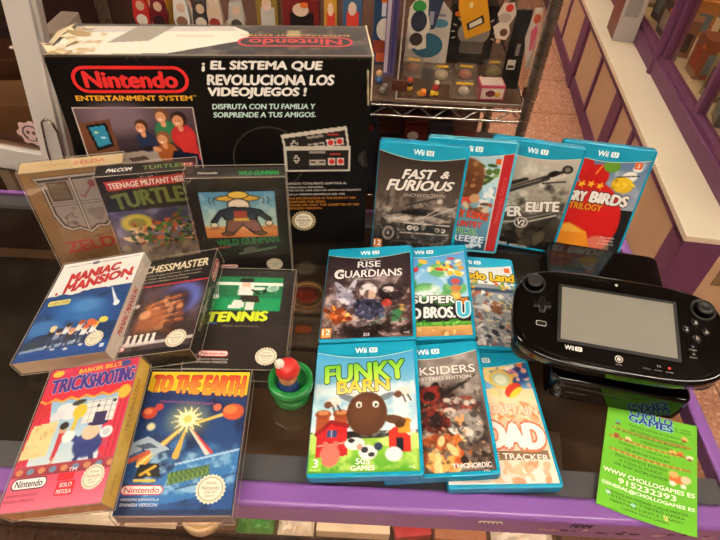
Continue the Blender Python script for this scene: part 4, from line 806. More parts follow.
q.text('Wii', X_(-58), Y_(-10.5), 11, 6, '#e6e0d8', 0, .04); q.shape([(a + X_(-47), c + Y_(-10.5)) for a, c in rrect(-4.4, 4.4, -3, 3, 1.4)], '#e6e0d8'); q.text('U', X_(-47), Y_(-10.5), 4, 4, '#0a0808', 0, .05)
for r_, col in ((4.6, '#c8c0b6'), (3.7, '#0a0808'), (2.2, '#c8c0b6')): q.shape([(X_(0) + r_ * math.cos(i * PI / 12), Y_(-15) + r_ * math.sin(i * PI / 12)) for i in range(24)], col)
q.text('HOME', X_(0), Y_(-22), 7, 1.6, '#a8a098'); q.text('TV', X_(46), Y_(-15), 5, 2.8, '#c8c0b6', 0, .03); q.shape([(X_(58) + 1.7 * math.cos(i * PI / 8), Y_(-15) + 1.7 * math.sin(i * PI / 8)) for i in range(16)], '#b82a24')
for x_ in (32, 45, 58): q.text('POWER' if x_ > 50 else 'STATUS', X_(x_), Y_(-20.5), 8, 1.5, '#a8a098')
q.shape([(a + X_(-93), c + Y_(17)) for a, c in rrect(-6.5, 6.5, -3.6, 3.6, 2)], '#b0a8a0'); q.shape([(a + X_(-93), c + Y_(17)) for a, c in rrect(-5.7, 5.7, -2.8, 2.8, 1.5)], '#0a0808')
q.text('START', X_(87), Y_(15.4), 9, 1.5, '#a8a098'); q.text('SELECT', X_(87), Y_(5), 9, 1.5, '#a8a098')
for a, c, t_ in ((0, 11.5, 'X'), (11.5, 0, 'A'), (0, -11.5, 'B'), (-11.5, 0, 'Y')): q.text(t_, X_(93 + a), Y_(43 + c), 3.6, 4, '#8a827a')
q.nx = q.ny = 2; q.X, q.Y = np.meshgrid([129, 129.1], [119, 119.1]); q.img = np.zeros((2, 2, 3)) + .04
o = q.build('button_lettering', M_paper, T, (-129, 104, .35), (1, 0, 0), (0, -1, 0))
for v in o.data.vertices:
    x_, y_ = v.co.x * 1000, v.co.y * 1000
    if abs(x_ + 0) < 8 and abs(y_ + 15) < 6: v.co.z += .0010
    for a, c in ((0, 11.5), (11.5, 0), (0, -11.5), (-11.5, 0)):
        if math.hypot(x_ - 93 - a, y_ - 43 - c) < 4: v.co.z += .0026

loc, rot = pose((336.6, 390.8, 0, -9.5, 0, 0))
T = thing('game_console', 'flat glossy black console lying under and behind the gamepad', 'game console', loc, rot)
b = MB(); b.prism(rrect(-86, 86, 0, 268, 13, 6), 1.5, 46, bev=5, seg=3); b.build('casing', M_black, T)
b = MB(); b.box(-73, 20, -.6, .4, 30, 33); b.box(-62, -35, -.6, .6, 19, 21.4); b.build('disc_slot', pmat('slot_grey', '#4a4440', .25, metal=.6), T)
b = MB(); b.lathe([(4, 0), (4, .6), (0, .8)], 0, 0, 18, M=Matrix.Translation((-72, 0, 20)) @ Matrix.Rotation(PI / 2, 4, 'X')); b.build('power_button', M_btn, T)
for sx in (-60, 60):
    for sy in (40, 230):
        b = MB(); b.lathe([(0, 0), (7, 0), (7, 2), (0, 2)], sx, sy, 16); b.build('rubber_foot', M_blackm, T)

# ------------------------------------------------------------------ flyer
loc, rot = pose((334.1, 246.5, 1.2, -21.2, 0, 0))
T = thing('shop_flyer', 'lime green shop flyer with white web address, curling over the purple rail', 'flyer', loc, rot)
fw_, fh = 103, 146
p = Print(fw_, fh, '#6cba30', 1.6); p.fog(0, fw_, 0, fh, '#76c438', 40, .4, .7, 2, .5)
dk = '#1f3a1c'
p.text('CHOLLO', 52, 4, 50, 9, '#2a3f8c', 0, .07, 0, '#a8d8f0', .06); p.text('GAMES', 52, 13, 52, 10, '#2a3f8c', 0, .07, 0, '#a8d8f0', .06)
p.text('TU TIENDA', 88, 11, 18, 2.6, dk, 0, .02); p.text('DE SIEMPRE', 88, 15, 18, 2.6, dk, 0, .02)
rows = ['ESPECIALISTAS EN JUEGOS', 'DE TODAS LAS CONSOLAS', 'DE HOY LO TRATADO LO BUSCAMOS', 'ORDENADORES', '', 'JUEGOS Y CONSOLAS', 'DE IMPORTACION', '', 'REALIZAMOS ENVIOS', 'A TODO EL MUNDO', 'WE SHIP WORLDWIDE']
for i, t_ in enumerate(rows):
    if t_: p.text(t_, [58, 60, 52, 60, 0, 46, 50, 0, 44, 44, 44][i], 25 + i * 6.1, [62, 60, 80, 36, 0, 58, 50, 0, 58, 48, 60][i], 3.8, dk, 0, .02)
for y_, x0, x1 in ((35.5, 8, 96), (49.5, 6, 92), (67.5, 8, 96)):
    p.line(x0, y_, x1, y_ - .5, 2.2, '#b0643a'); 
    for k in range(12): p.ell(x0 + 4 + k * (x1 - x0 - 6) / 12, y_, 1.2, 1.2, '#d89a5a')
for x_, y_, c_ in ((14, 46, '#a85a34'), (28, 46, '#e2c8a0'), (78, 46, '#e6b06a'), (86, 46, '#d86a3a'), (96, 49, '#e8dcc8'), (14, 26, '#4fb08a'), (90, 24, '#e0b070')): p.ell(x_, y_, 3.4, 3.4, c_); p.ell(x_, y_ + 2.6, 3, 1.6, '#8c4a2c')
p.ell(84, 82, 9, 5, '#e2703a'); p.ell(80, 76, 5, 4, '#f0a86a'); p.ell(92, 80, 5, 5, '#e8d0a8'); p.ell(79, 88, 3, 3, '#f2ece0'); p.ell(90, 89, 3, 3, '#f2ece0')
for t_, cx, y_, ww, hh in (('WWW CHOLLOGAMES ES', 52, 98, 98, 5.6), ('915232393', 52, 107, 62, 7), ('GENERAL@CHOLLOGAMES ES', 52, 116, 98, 5.4)): p.text(t_, cx, y_, ww, hh, '#eef6e2', 0, .05)
for i in range(4): p.text(['TIENDAS EN MADRID: CALLE MAYOR', 'METRO SOL Y METRO OPERA', 'ABIERTO DE LUNES A SABADO', 'COMPRA VENTA CAMBIO'][i], 52, 124 + i * 5.2, [86, 80, 76, 50][i], 3, dk, 0, .02)
p.ell(12, 126, 2.6, 2.6, '#bfe6d8'); p.ell(40, 131, 2.6, 2.6, '#a8e0d0'); p.ell(74, 134, 2.6, 2.6, '#e6e48a')
o1 = p.build('printed_face', M_paper, T, (-fw_ / 2, fh, .5), (1, 0, 0), (0, -1, 0))
b = MB(); nx, ny = 14, 18
b.add([(-fw_ / 2 + fw_ * i / nx, fh * j / ny, 0) for j in range(ny + 1) for i in range(nx + 1)], [(j * (nx + 1) + i, j * (nx + 1) + i + 1, (j + 1) * (nx + 1) + i + 1, (j + 1) * (nx + 1) + i) for j in range(ny) for i in range(nx)])
o2 = b.build('paper_sheet', pmat('flyer_paper', '#74c832', .6, var=.02), T)
for o in (o1, o2):
    for v in o.data.vertices:
        s_ = max(0, (v.co.x * 1000 + 30) / 81); v.co.z += .013 * s_ ** 2

# ------------------------------------------------------------------ green pot with a plain peg toy
T = thing('green_pot', 'small green plastic pot with a thick rim, standing right of the TENNIS box', 'pot', (-80, 386, 0))
M_green = pmat('green_plastic', '#187a34', .3, coat=.3, var=.05)
b = MB(); b.lathe([(0, 0), (22, 0), (23.5, 2), (23.5, 26), (22, 26)], n=48); b.build('cup', M_green, T)
b = MB(); b.lathe([(23, 25), (27, 25), (28.5, 27), (28.5, 38), (27.4, 39.4), (20.5, 39.4), (19.6, 38), (19.6, 20), (0, 18)], n=48); b.build('rim', M_green, T)
T = thing('peg_toy', 'plain red and blue rounded peg toy with a white knob, inside the green pot', 'toy', (-82, 385, 18.5))
b = MB(); b.ball((0, -6, 14), 14, 0, (1, .8, 1), n=24); b.build('base_ball', pmat('toy_blue', '#22386c', .4, coat=.2), T)
b = MB(); b.ball((0, -3, 30), 11.5, 0, (1, .95, 1), n=24); b.build('middle_bead', pmat('toy_tan', '#c98a5e', .4, coat=.2), T)
b = MB(); b.lathe([(0, 56), (6, 55.4), (11.5, 52), (14.5, 46), (15.2, 41), (14, 38.4), (9, 37.6), (0, 37.6)], 0, 0, 36); b.build('dome_cap', pmat('toy_red', '#c92a26', .35, coat=.3), T)
b = MB(); b.ball((-9, -1, 54), 6.5, n=18); b.build('top_knob', pmat('toy_white', '#e6ddd0', .4, coat=.2), T)

# ------------------------------------------------------------------ display counter
XL, XR, YF, YB = -1050, 445, 272, 768
T = thing('display_counter', 'glass topped display counter with purple metal rails', 'display counter', (0, 500, -900))
def cb(name, mats, fn):
    b = MB(); fn(b)
    for v in b.v: v.y -= 500; v.z += 900
    return b.build(name, mats, T)
def counter_glass():
    def bfn(nt, N, L):
        t_ = N('ShaderNodeBsdfTransparent'); t_.inputs['Color'].default_value = lin('#f4efe9') + [1]
        g_ = N('ShaderNodeBsdfGlossy'); g_.inputs['Roughness'].default_value = .045
        m_ = N('ShaderNodeMixShader'); L(sheet_fresnel(N, L, 1.5), m_.inputs[0]); L(t_.outputs[0], m_.inputs[1]); L(g_.outputs[0], m_.inputs[2])
        d_ = N('ShaderNodeBsdfDiffuse'); d_.inputs['Color'].default_value = lin('#a09080') + [1]
        tc = N('ShaderNodeTexCoord'); n_ = N('ShaderNodeTexNoise'); n_.inputs['Scale'].default_value = 9; n_.inputs['Detail'].default_value = 10; n_.inputs['Roughness'].default_value = .7
        L(tc.outputs['Object'], n_.inputs['Vector']); r_ = N('ShaderNodeMapRange'); r_.inputs['From Min'].default_value = .45; r_.inputs['From Max'].default_value = .8; r_.inputs['To Max'].default_value = .05
        L(n_.outputs['Fac'], r_.inputs['Value']); m2 = N('ShaderNodeMixShader'); L(r_.outputs[0], m2.inputs[0]); L(m_.outputs[0], m2.inputs[1]); L(d_.outputs[0], m2.inputs[2])
        return m2.outputs[0]
    return nmat('smudged_glass', bfn)
cb('glass_top', counter_glass(), lambda b: b.box(XL, XR, YF, YB, -5, 0))
def rail(x0, x1, y0, y1, z0, z1):
    return lambda b: b.box(x0, x1, y0, y1, z0, z1, bev=4)
cb('front_rail', M_purple, lambda b: b.box(XL - 20, XR + 18, YF - 29, YF, -48, .0, bev=6)).__setitem__('label', 'glossy purple front rail')
cb('back_rail', M_purple, lambda b: b.box(XL - 20, XR + 18, YB, YB + 9, -26, .0, bev=2))
cb('side_rail', M_purple, rail(XR, XR + 18, YF - 2, YB + 9, -26, .2))
cb('side_rail', M_purple, rail(XL - 20, XL, YF - 2, YB + 9, -26, .2))
M_strip = pmat('grey_strip', '#646e80', .5, var=.05)
cb('inner_frame', M_strip, lambda b: (b.box(XL, XR, YF, YF + 34, -14, -6.5), b.box(XL, XR, YB - 26, YB, -14, -6.5)))
M_floorc = pmat('brown_felt', '#54402f', .9, var=.4, scale=9)
cb('shelf_board', M_floorc, lambda b: b.box(XL + 4, XR - 4, YF - 14, YB - 2, -140, -130))
cb('base_cabinet', pmat('cabinet_dark', '#241a18', .7), lambda b: (b.box(XL, XR, YF - 10, YB, -900, -640), b.box(XL, XR, YB - 10, YB, -640, -26)))
M_pane = clear_mat('pane_glass', '#f8f5f0', .02, ior=1.1)
cb('front_pane', M_pane, lambda b: b.box(XL, XR, YF - 22, YF - 18, -640, -52))
cb('side_pane', M_pane, lambda b: b.box(XR + 2, XR + 6, YF, YB, -640, -26))
p = Print(60, 16, '#6f4488', 8); p.img[:] = p.c('#6c4284')
p.text('FDM', 30, 6.5, 26, 9, '#1a1118', 0, .08, .3); q = p
q.nx = q.ny = 2; q.X, q.Y = np.meshgrid([30, 30.1], [8, 8.1]); q.img = np.zeros((2, 2, 3)) + .04
o = q.build('rail_lettering', M_paper, T, (238, YF - 29.2 - 500, -4.5 + 900), (1, 0, 0), (0, 0, -1)); o['label'] = 'black FDM letters on the rail'
def stick_(b):
    g = random.Random(8)
    for i in range(26):
        x = g.uniform(190, 440); z = -20 - abs(g.uniform(-9, 9)); r_ = g.uniform(1.5, 4.5)
        pts = [(x + r_ * 1.6 * g.uniform(.6, 1.2) * math.cos(k * PI / 4), YF - 29.3, z + r_ * g.uniform(.5, 1) * math.sin(k * PI / 4)) for k in range(8)]
        b.add(pts, [tuple(range(8))], i % 2)
cb('paint_chips', [pmat('chip_pale', '#c9a6a0', .6), pmat('chip_dark', '#3c2238', .6)], stick_)
def oval(b):
    b.prism([(a + 165, c) for a, c in rrect(-14, 14, -3, 3, 2.9)], 0, .6, 0, Matrix.Translation((0, YF - 29.2, -14)) @ Matrix.Rotation(PI / 2, 4, 'X'))
    for k in range(5): b.ball((155 + k * 5, YF - 30, -14), 1.6, 1, (1, .5, 1), n=8)
cb('oval_sticker', [pmat('stk_white', '#d8ccc4', .5), pmat('stk_dark', '#4a3540', .5)], oval)

M_added_strip = pmat('added_strip_glow', '#ffffff', .5, emit='#ffe8cc', estr=9, var=0)  # unseen glowing strip, added to brighten the stock inside the counter
cb('added_light_strip', M_added_strip, lambda b: b.box(XL + 60, XR - 40, YF - 14, YF - 8, -58, -52))
# stock lying inside the counter
def inside(name, label, cat, x0, x1, y0, y1, z0, z1, col, kind='box', tagc=None, rz=0):
    kf = .914; x0, x1, y1 = x0 * kf, x1 * kf, y1 * kf; y0 = max(256, y0 * kf); y1 = max(y1, y0 + 40)
    cx, cy = (x0 + x1) / 2, (y0 + y1) / 2; z1 += 72; z0 += 72
    T = thing(name, label, cat, (cx, cy, z0), Euler((0, 0, R(rz)))); w2, d2, h2 = (x1 - x0) / 2, (y1 - y0) / 2, z1 - z0
    b = MB()
    if kind == 'box': b.box(-w2, w2, -d2, d2, 0, h2, bev=min(1.5, h2 * .2))
    elif kind == 'disc': b.lathe([(0, 0), (w2, 0), (w2, h2), (w2 * .94, h2 + 1), (0, h2 + 1)], n=40)
    elif kind == 'bag':
        g = random.Random(int(abs(x0))); n = 12; V = []
        for j in range(n + 1):
            for i in range(n + 1):
                u, v = i / n * 2 - 1, j / n * 2 - 1; V.append((u * w2, v * d2, h2 * max(0, (1 - u ** 4) * (1 - v ** 4)) * g.uniform(.55, 1)))
        b.add(V, [(j * (n + 1) + i, j * (n + 1) + i + 1, (j + 1) * (n + 1) + i + 1, (j + 1) * (n + 1) + i) for j in range(n) for i in range(n)])
    b.build('body', pmat('stock_' + col.strip('#'), col, .4, var=.25, scale=30), T)
    if kind == 'disc':
        b = MB(); b.lathe([(w2 * .55, h2 + 1), (w2 * .55, h2 + 2), (w2 * .3, h2 + 2), (0, h2 + 2)], n=32); b.build('centre_label', pmat('stock_red', '#b8402c', .5), T)
        b = MB(); b.lathe([(w2 * .85, h2 + 1), (w2 * .85, h2 + 1.6), (w2 * .75, h2 + 1.6), (w2 * .75, h2 + 1)], n=40); b.build('ring', pmat('stock_gold', '#c09a5a', .4), T)
    if tagc:
        b = MB(); b.prism(rrect(-14, 14, -8, 8, 7), h2 + .3, h2 + 1.2); b.build('price_sticker', pmat('price_orange', '#e06a1c', .5, var=.02), T)
    return T
ZS = -202
inside('round_tin', 'gold and red round tin under the glass beside the TENNIS box', 'tin', -150, -58, 770 - 60, 770 + 32 - 50, ZS, ZS + 26, '#7a5e3c', 'disc') if 0 else None
inside('round_tin', 'gold and red round tin under the glass by the black RISE case', 'tin', -140, -62, 682, 760, ZS, ZS + 20, '#8a6a48', 'disc')
inside('blister_pack', 'brown pack with an orange price sticker under the glass', 'pack', -130, -70, 610, 672, ZS, ZS + 14, '#80705c', tagc=1)
inside('display_card', 'pale grey card under the glass near the green pot', 'card', -142, -72, 540, 596, ZS, ZS + 8, '#8c8478')
inside('flat_box', 'brown flat box under the glass below the green pot', 'box', -170, -40, 360, 500, ZS, ZS + 30, '#6a5340')
inside('added_dark_slab', 'added black slab under the glass at far left, for glass without reflection', 'dark slab', -960, -330, 350, 790, ZS, ZS + 14, '#120d0c')  # dark slab added where the glass merely lacks a reflection
inside('flat_box', 'grey brown flat box under the glass in front of the console', 'box', 210, 330, 350, 460, ZS, ZS + 24, '#6e6254', rz=-8)
FZ = dict()
inside('paper_bag', 'crumpled pale paper bag behind the front glass at lower left', 'bag', -470, -325, 262, 330, ZS, -178, '#efe4d2', 'bag')
inside('plastic_bag', 'crinkled clear and beige wrapper behind the front glass', 'wrapper', -318, -244, 262, 320, ZS, -175, '#e8d8c0', 'bag')
inside('round_tin', 'brown and cream round tin behind the front glass below the blue box', 'tin', -240, -176, 262, 326, ZS, -186, '#ccb48c', 'disc')
inside('blister_pack', 'green pack behind the front glass left of the middle', 'pack', -158, -104, 260, 330, ZS, -176, '#3f8a3c', 'bag')
inside('paper_bag', 'white paper bag behind the front glass below the barn case', 'bag', -98, -46, 262, 330, ZS, -176, '#ece2d2', 'bag')
inside('flat_box', 'cream flat box behind the front glass at the middle', 'box', -42, 62, 262, 340, ZS, -180, '#dccbb0')
inside('flat_box', 'dark red flat box behind the front glass', 'box', 66, 118, 262, 340, ZS, -182, '#a8242c', rz=8)
inside('flat_box', 'tan flat box behind the front glass right of the red one', 'box', 126, 200, 262, 330, ZS, -186, '#a06848')
inside('plastic_bag', 'white crinkled wrapper behind the front glass below the flyer', 'wrapper', 210, 300, 262, 330, ZS, -178, '#ece4da', 'bag')
inside('flat_box', 'brown flat box behind the front glass at the right end', 'box', 306, 430, 262, 340, ZS, -184, '#5c3f30')

# ------------------------------------------------------------------ wire shelving with toys
T = thing('wire_shelving_unit', 'chrome wire shelving unit behind the big console box', 'shelving unit', (-95, 1130, -900))
def sb(name, mats, fn):
    b = MB(); fn(b)
    for v in b.v: v.x += 95; v.y -= 1130; v.z += 900
    return b.build(name, mats, T)
SX0, SX1, SY0, SY1 = -545, 352, 1130, 1480
for x, y in ((SX0, SY0), (SX1, SY0), (SX0, SY1), (SX1, SY1)):
    def pole(b):
        b.tube((x, y, -900), (x, y, 700), 11.5, 14)
        for k in range(64): b.tube((x, y, -880 + k * 25), (x, y, -878 + k * 25), 12.4, 14, 1)
    sb('pole', [M_steel_d, M_chrome], pole)
def deck(z):
    def f(b):
        for y in (SY0, SY1):
            b.tube((SX0, y, z), (SX1, y, z), 3.4, 8); b.tube((SX0, y, z - 26), (SX1, y, z - 26), 3.4, 8)
            n = 26
            for k in range(n):
                xa = SX0 + (SX1 - SX0) * k / n; xb = SX0 + (SX1 - SX0) * (k + 1) / n; za, zb = (z, z - 26) if k % 2 else (z - 26, z); b.tube((xa, y, za), (xb, y, zb), 2, 6)
        for x in (SX0, SX1):
            b.tube((x, SY0, z), (x, SY1, z), 3.2, 8); b.tube((x, SY0, z - 26), (x, SY1, z - 26), 3.2, 8)
        for k in range(1, 36): x = SX0 + (SX1 - SX0) * k / 36; b.tube((x, SY0, z + 2.5), (x, SY1, z + 2.5), 1.5, 6)
        for k in (1, 2): y = SY0 + (SY1 - SY0) * k / 3; b.tube((SX0, y, z), (SX1, y, z), 2.6, 6)
    return f
for z in (14, -330, -700): sb('wire_deck', M_chrome, deck(z))
sb('liner_sheet', pmat('liner_plastic', '#5f4a3e', .22, var=.3, scale=12), lambda b: b.box(SX0 + 8, SX1 - 8, SY0 + 4, SY1 - 4, 19, 21))
sb('back_board', pmat('dark_brown_board', '#6b4a3c', .7, var=.3, scale=5), lambda b: b.box(SX0 - 10, SX1 - 20, SY1 + 14, SY1 + 24, -880, 650))
DZ = 21.2
T = thing('clear_display_case', 'clear hinged plastic display case on the wire shelf', 'display case', (205, 1270, DZ))
cx0, cx1, cy0, cy1, ch = -145, 138, -125, 125, 330
def cc(name, m, fn):
    b = MB(); fn(b); return b.build(name, m, T)
M_pack = clear_mat('pack_plastic_sheen', '#fbf8f4', .08, ior=1.4, haze=.12, hazecol='#e8e0d4')  # strong haze paints whitish reflections onto the clear packs
M_case = clear_mat('case_plastic', '#fbf8f4', .05, ior=1.22, haze=.012)
cc('side_panel', M_case, lambda b: b.box(cx0, cx0 + 4, cy0, cy1, 0, ch)); cc('side_panel', M_case, lambda b: b.box(cx1 - 4, cx1, cy0, cy1, 0, ch)); cc('front_panel', M_case, lambda b: b.box(cx0 + 4, cx1 - 4, cy0, cy0 + 3, 0, ch)); cc('floor_panel', M_case, lambda b: b.box(cx0 + 4, cx1 - 4, cy0 + 3, cy1, 0, 3))
for x in (cx0, cx1):
    for y in (cy0, cy1): cc('case_edge', M_edge, lambda b: b.tube((x, y, 0), (x, y, ch), 2, 6))
for z in (1, ch): cc('case_edge', M_edge, lambda b: b.tube((cx0, cy0, z), (cx1, cy0, z), 1.2, 6))
M_hinge = pmat('hinge_brown', '#5e3424', .4, metal=.3)
for x in (cx0 - 12, cx1 - 8):
    def hg(b):
        b.box(x, x + 34, cy0 - 5, cy0 - 1, 22, 46, bev=1)
        for a, c in ((7, 28), (7, 40), (26, 28), (26, 40)): b.ball((x + a, cy0 - 5.5, c), 1.6, 1, n=8)
    cc('hinge', [M_hinge, M_chrome], hg)

CARDN = 0
def slab(name, label, cat, pts, x, y, z, rz=0, rx=90, th=6, col='#cccccc', art=None, group=None, stick=None, extra=None):
    """a shaped flat package with real thickness; pts in mm around its bottom centre, standing"""
    T = thing(name, label, cat, (x, y, z), (Matrix.Rotation(R(rz), 3, 'Z') @ Matrix.Rotation(R(rx), 3, 'X')).to_euler(), group)
    b = MB(); b.prism(pts, -th, 0, bev=min(.8, th * .2)); b.build('body', pmat('toy_' + col.strip('#'), col, .4, coat=.2, var=.08), T)
    if art:
        n = 0
        for pp, c in art:
            b = MB(); b.prism(pp, 0, .5 + n * .25); b.build('printed_patch', pmat('ink_' + c.strip('#'), c, .4, var=.08), T); n += 1
    if stick:
        b = MB(); b.prism([(stick[0] + a, stick[1] + c) for a, c in rrect(-9, 9, -5, 5, 4.8)], 0, 2.2); b.build('price_sticker', pmat('price_orange', '#e06a1c', .5, var=.02), T)
    return T
def ov(cx, cy, rx, ry, rot=0, n=28): c, q = math.cos(R(rot)), math.sin(R(rot)); return [(cx + rx * math.cos(2 * PI * i / n) * c - ry * math.sin(2 * PI * i / n) * q, cy + rx * math.cos(2 * PI * i / n) * q + ry * math.sin(2 * PI * i / n) * c) for i in range(n)]
G_SH = 'toy packs on the wire shelf'
slab('toy_card', 'white backing card with a plain blue oval on the wire shelf', 'toy pack', [(-52, 0), (52, 0), (50, 120), (20, 150), (-50, 128)], 132, 1330, DZ + 3.2, col='#cfc8c4', art=[(ov(0, 42, 38, 30), '#2a6f8e'), (ov(24, 96, 20, 10), '#4a8aa6'), (rrect(-10, 36, 112, 118, 2), '#8a8a94')], group=G_SH)
slab('toy_box', 'black box with a grey dome picture and an orange sticker', 'toy box', rrect(-54, 54, 0, 140, 2), 236, 1335, DZ + 3.2, th=40, col='#120d0c', art=[(ov(4, 76, 38, 30), '#9a9490'), (rrect(-24, 32, 26, 56, 4), '#6a6460')] + [(ov(4 + 50 * math.cos(R(a)), 78 + 44 * math.sin(R(a)), 5, 1.4, a), '#b8b0a6') for a in (-20, 0, 20, 160, 180, 200, 40, 140)], group=G_SH, stick=(-38, 118))
slab('toy_card', 'tall blue card holding a white egg at the left of the shelf', 'toy pack', rrect(-24, 24, 0, 175, 2), 24, 1310, DZ, th=8, col='#27415c', art=[(ov(4, 86, 20, 26), '#ddd4c8'), (rrect(-22, 22, 30, 60, 1), '#8c3a24'), (rrect(-14, 10, 8, 30, 1), '#c85a34'), (rrect(-6, 4, 116, 146, 1), '#c8ccd2')], group=G_SH, stick=(0, 152))
slab('toy_card', 'narrow purple striped strip pack beside the blue card', 'toy pack', rrect(-14, 14, 0, 190, 2), 56 - 14, 1250, DZ, th=4, col='#5c4a6a', art=[(rrect(-12, -4, 10, 180, 1), '#b8a8b4'), (rrect(2, 8, 10, 180, 1), '#3c3a6a')], group=G_SH)
# hanging things, on cords from the shelf above
sbz = 330
T_up = None
def hang(name, label, cat, pts, x, y, zb, rz=0, lean=0, **k):
    T = slab(name, label, cat, pts, x, y, zb, rz, 90, **k)
    top = max(q_[1] for q_ in pts); b = MB(); b.tube((0, top - 2, -1), (0, sbz - zb + 2, -1), .7, 6); b.build('hang_cord', pmat('cord', '#8c8074', .6), T)
    return T
G_HG = 'things hanging from the upper shelf'
hang('hanging_tag', 'plain green and navy rounded tag with a white border, hanging', 'tag', [(-20, 0), (-4, 4), (4, 0), (22, 6), (18, 34), (26, 50), (18, 76), (16, 104), (-6, 110), (-20, 92), (-24, 60), (-14, 30)], 96, 1196, 112, th=3, col='#dcd6ce', art=[(ov(-2, 92, 14, 12), '#2c8a3a'), (ov(0, 62, 17, 22), '#272a44'), (ov(-2, 24, 14, 14), '#2a2422')], group=G_HG)
hang('hanging_tag', 'slanted navy blue pouch with white marks, hanging', 'tag', [(-10, 0), (6, 4), (22, 82), (-14, 78)], 126, 1210, 150, th=6, col='#26335c', art=[(rrect(-8, 2, 12, 40, 1), '#9aa2bc')], group=G_HG)
hang('yellow_box', 'yellow box with a dark label hanging tilted over the shelf', 'box', [(-16, 0), (34, 24), (8, 106), (-46, 104), (-40, 60)], 216, 1196, 140, th=14, col='#d89a18', art=[([(-14, 20), (18, 38), (12, 54), (-20, 34)], '#2a211d'), ([(-11, 25), (13, 39), (9, 48), (-14, 34)], '#d8cfc4'), (ov(-16, 72, 4, 6), '#e6d8b0')], group=G_HG)
hang('hanging_tag', 'plain white tag with a red dot and grey base, hanging right', 'tag', [(-14, 0), (8, -2), (14, 12), (8, 30), (18, 52), (10, 74), (-12, 72), (-20, 50), (-12, 34), (-24, 24)], 277, 1192, 148, th=3, col='#dcd4cc', art=[(ov(2, 64, 8, 8), '#cf3a2c'), (ov(-4, 44, 13, 10), '#b8aca4'), (ov(0, 14, 8, 8), '#6a4a34')], group=G_HG)
hang('black_strap', 'long black strap pouch with a small white label, hanging', 'strap', [(-20, 0), (22, 0), (16, 100), (14, 176), (-18, 172)], 316, 1200, 32, th=10, col='#0d0a0a', art=[(rrect(-14, 4, 46, 68, 1), '#cfc8bf'), (rrect(-12, 2, 49, 56, 1), '#3a3430'), (rrect(-2, 6, 78, 104, 1), '#8c8680')], group=G_HG)
hang('pink_pouch', 'narrow pink and white pouch hanging beside the chrome pole', 'pouch', [(0, 0), (12, 4), (10, 60), (4, 130), (-10, 128), (-16, 66)], 340, 1185, 88, th=5, col='#cfc6c0', art=[([(-2, 40), (8, 44), (4, 100), (-8, 84)], '#d0587c'), (ov(-2, 108, 7, 10), '#c85a34')], group=G_HG)
# small packs lying on the case floor
G_PK = 'clear toy packs with yellow stickers'
def pack(label, x, y, w_, d_, h_, rz, c1, c2='#e0b020'):
    T = thing('toy_pack', label, 'toy pack', (x, y, DZ + 3.2), Euler((0, 0, R(rz))), G_PK)
    b = MB(); b.box(-w_ / 2, w_ / 2, -d_ / 2, d_ / 2, 0, h_, bev=3); b.build('clear_shell', M_pack, T)
    b = MB(); b.ball((0, -2, h_ * .45), h_ * .36, 0, (1.3, 1, 1)); b.ball((w_ * .12, 0, h_ * .6), h_ * .18, 1); b.build('small_toy', [pmat('t_' + c1.strip('#'), c1, .4), M_blackm], T)
    b = MB(); b.prism(rrect(-w_ * .3, w_ * .3, -5, 5, 4.8), h_ + .2, h_ + 1); b.build('yellow_sticker', pmat('t_' + c2.strip('#'), c2, .4), T)
pack('clear toy pack with pale toy, left of the two in the back row', 165, 1238, 50, 44, 34, 6, '#b8ac9c'); pack('clear toy pack with red and grey toy, right of the two in the back row', 222, 1246, 52, 44, 34, -4, '#a86a58'); pack('clear toy pack with a silver toy, in the front row', 212, 1172, 66, 40, 28, 0, '#c8c4c0')
T = thing('small_box', 'small pink and white toy box on the shelf near the pole', 'toy box', (272, 1178, DZ + 3.2), Euler((R(0), 0, R(4))))
b = MB(); b.box(-28, 28, -22, 22, 0, 34, bev=1); b.build('carton', pmat('pink_card', '#c84a6c', .5), T)
b = MB(); b.box(-25, 25, -22.6, -22, 4, 28); b.box(-25, 25, -18, 18, 34, 34.5); b.build('white_print', pmat('white_card', '#d8cec8', .5), T)
b = MB(); b.ball((-4, -22.6, 16), 8, 0, (1.4, .15, 1)); b.ball((12, -22.6, 14), 6, 1, (1.3, .15, 1)); b.build('printed_shapes', [pmat('t_wine', '#7a2c3a', .5), pmat('t_gold', '#d8a02c', .5)], T)
def minitoy(label, x, y, cols, s=1):
    T = thing('small_toy', label, 'toy', (x, y, DZ + (3.2 if 60 < x < 340 and 1145 < y < 1395 else 0)))
    for i, (nm, c, px, pz, r_) in enumerate(cols):
        b = MB(); b.ball((px * s, 0, pz * s), r_ * s, 0, (1, .9, 1), n=14); b.build(nm, pmat('mt_' + c.strip('#'), c, .4, coat=.3), T)
minitoy('orange and black rounded toy on a yellow base', 90, 1185, [('base', '#e0b020', 0, 6, 8), ('middle', '#15100e', 0, 14, 8), ('top', '#d8502a', 0, 24, 7)]); minitoy('yellow and orange rounded toy lying by the front wire', 128, 1158, [('body', '#e8862a', -8, 9, 9), ('arm', '#e6c02c', 12, 8, 7), ('tip', '#e6c02c', 22, 8, 5), ('foot', '#d8a020', -16, 6, 6), ('belly', '#2c2420', 2, 10, 7)])
minitoy('grey rounded toy beside the left hinge', 30, 1165, [('body', '#7c7068', 0, 9, 9), ('top', '#8a7a70', 4, 20, 6)])
pack('clear toy pack with an olive toy, behind the pink toy box', 288, 1262, 44, 40, 40, 12, '#8a8050'); pack('clear toy pack with a brown toy, at the back left of the case', 100, 1262, 46, 40, 36, -8, '#7a4a34')
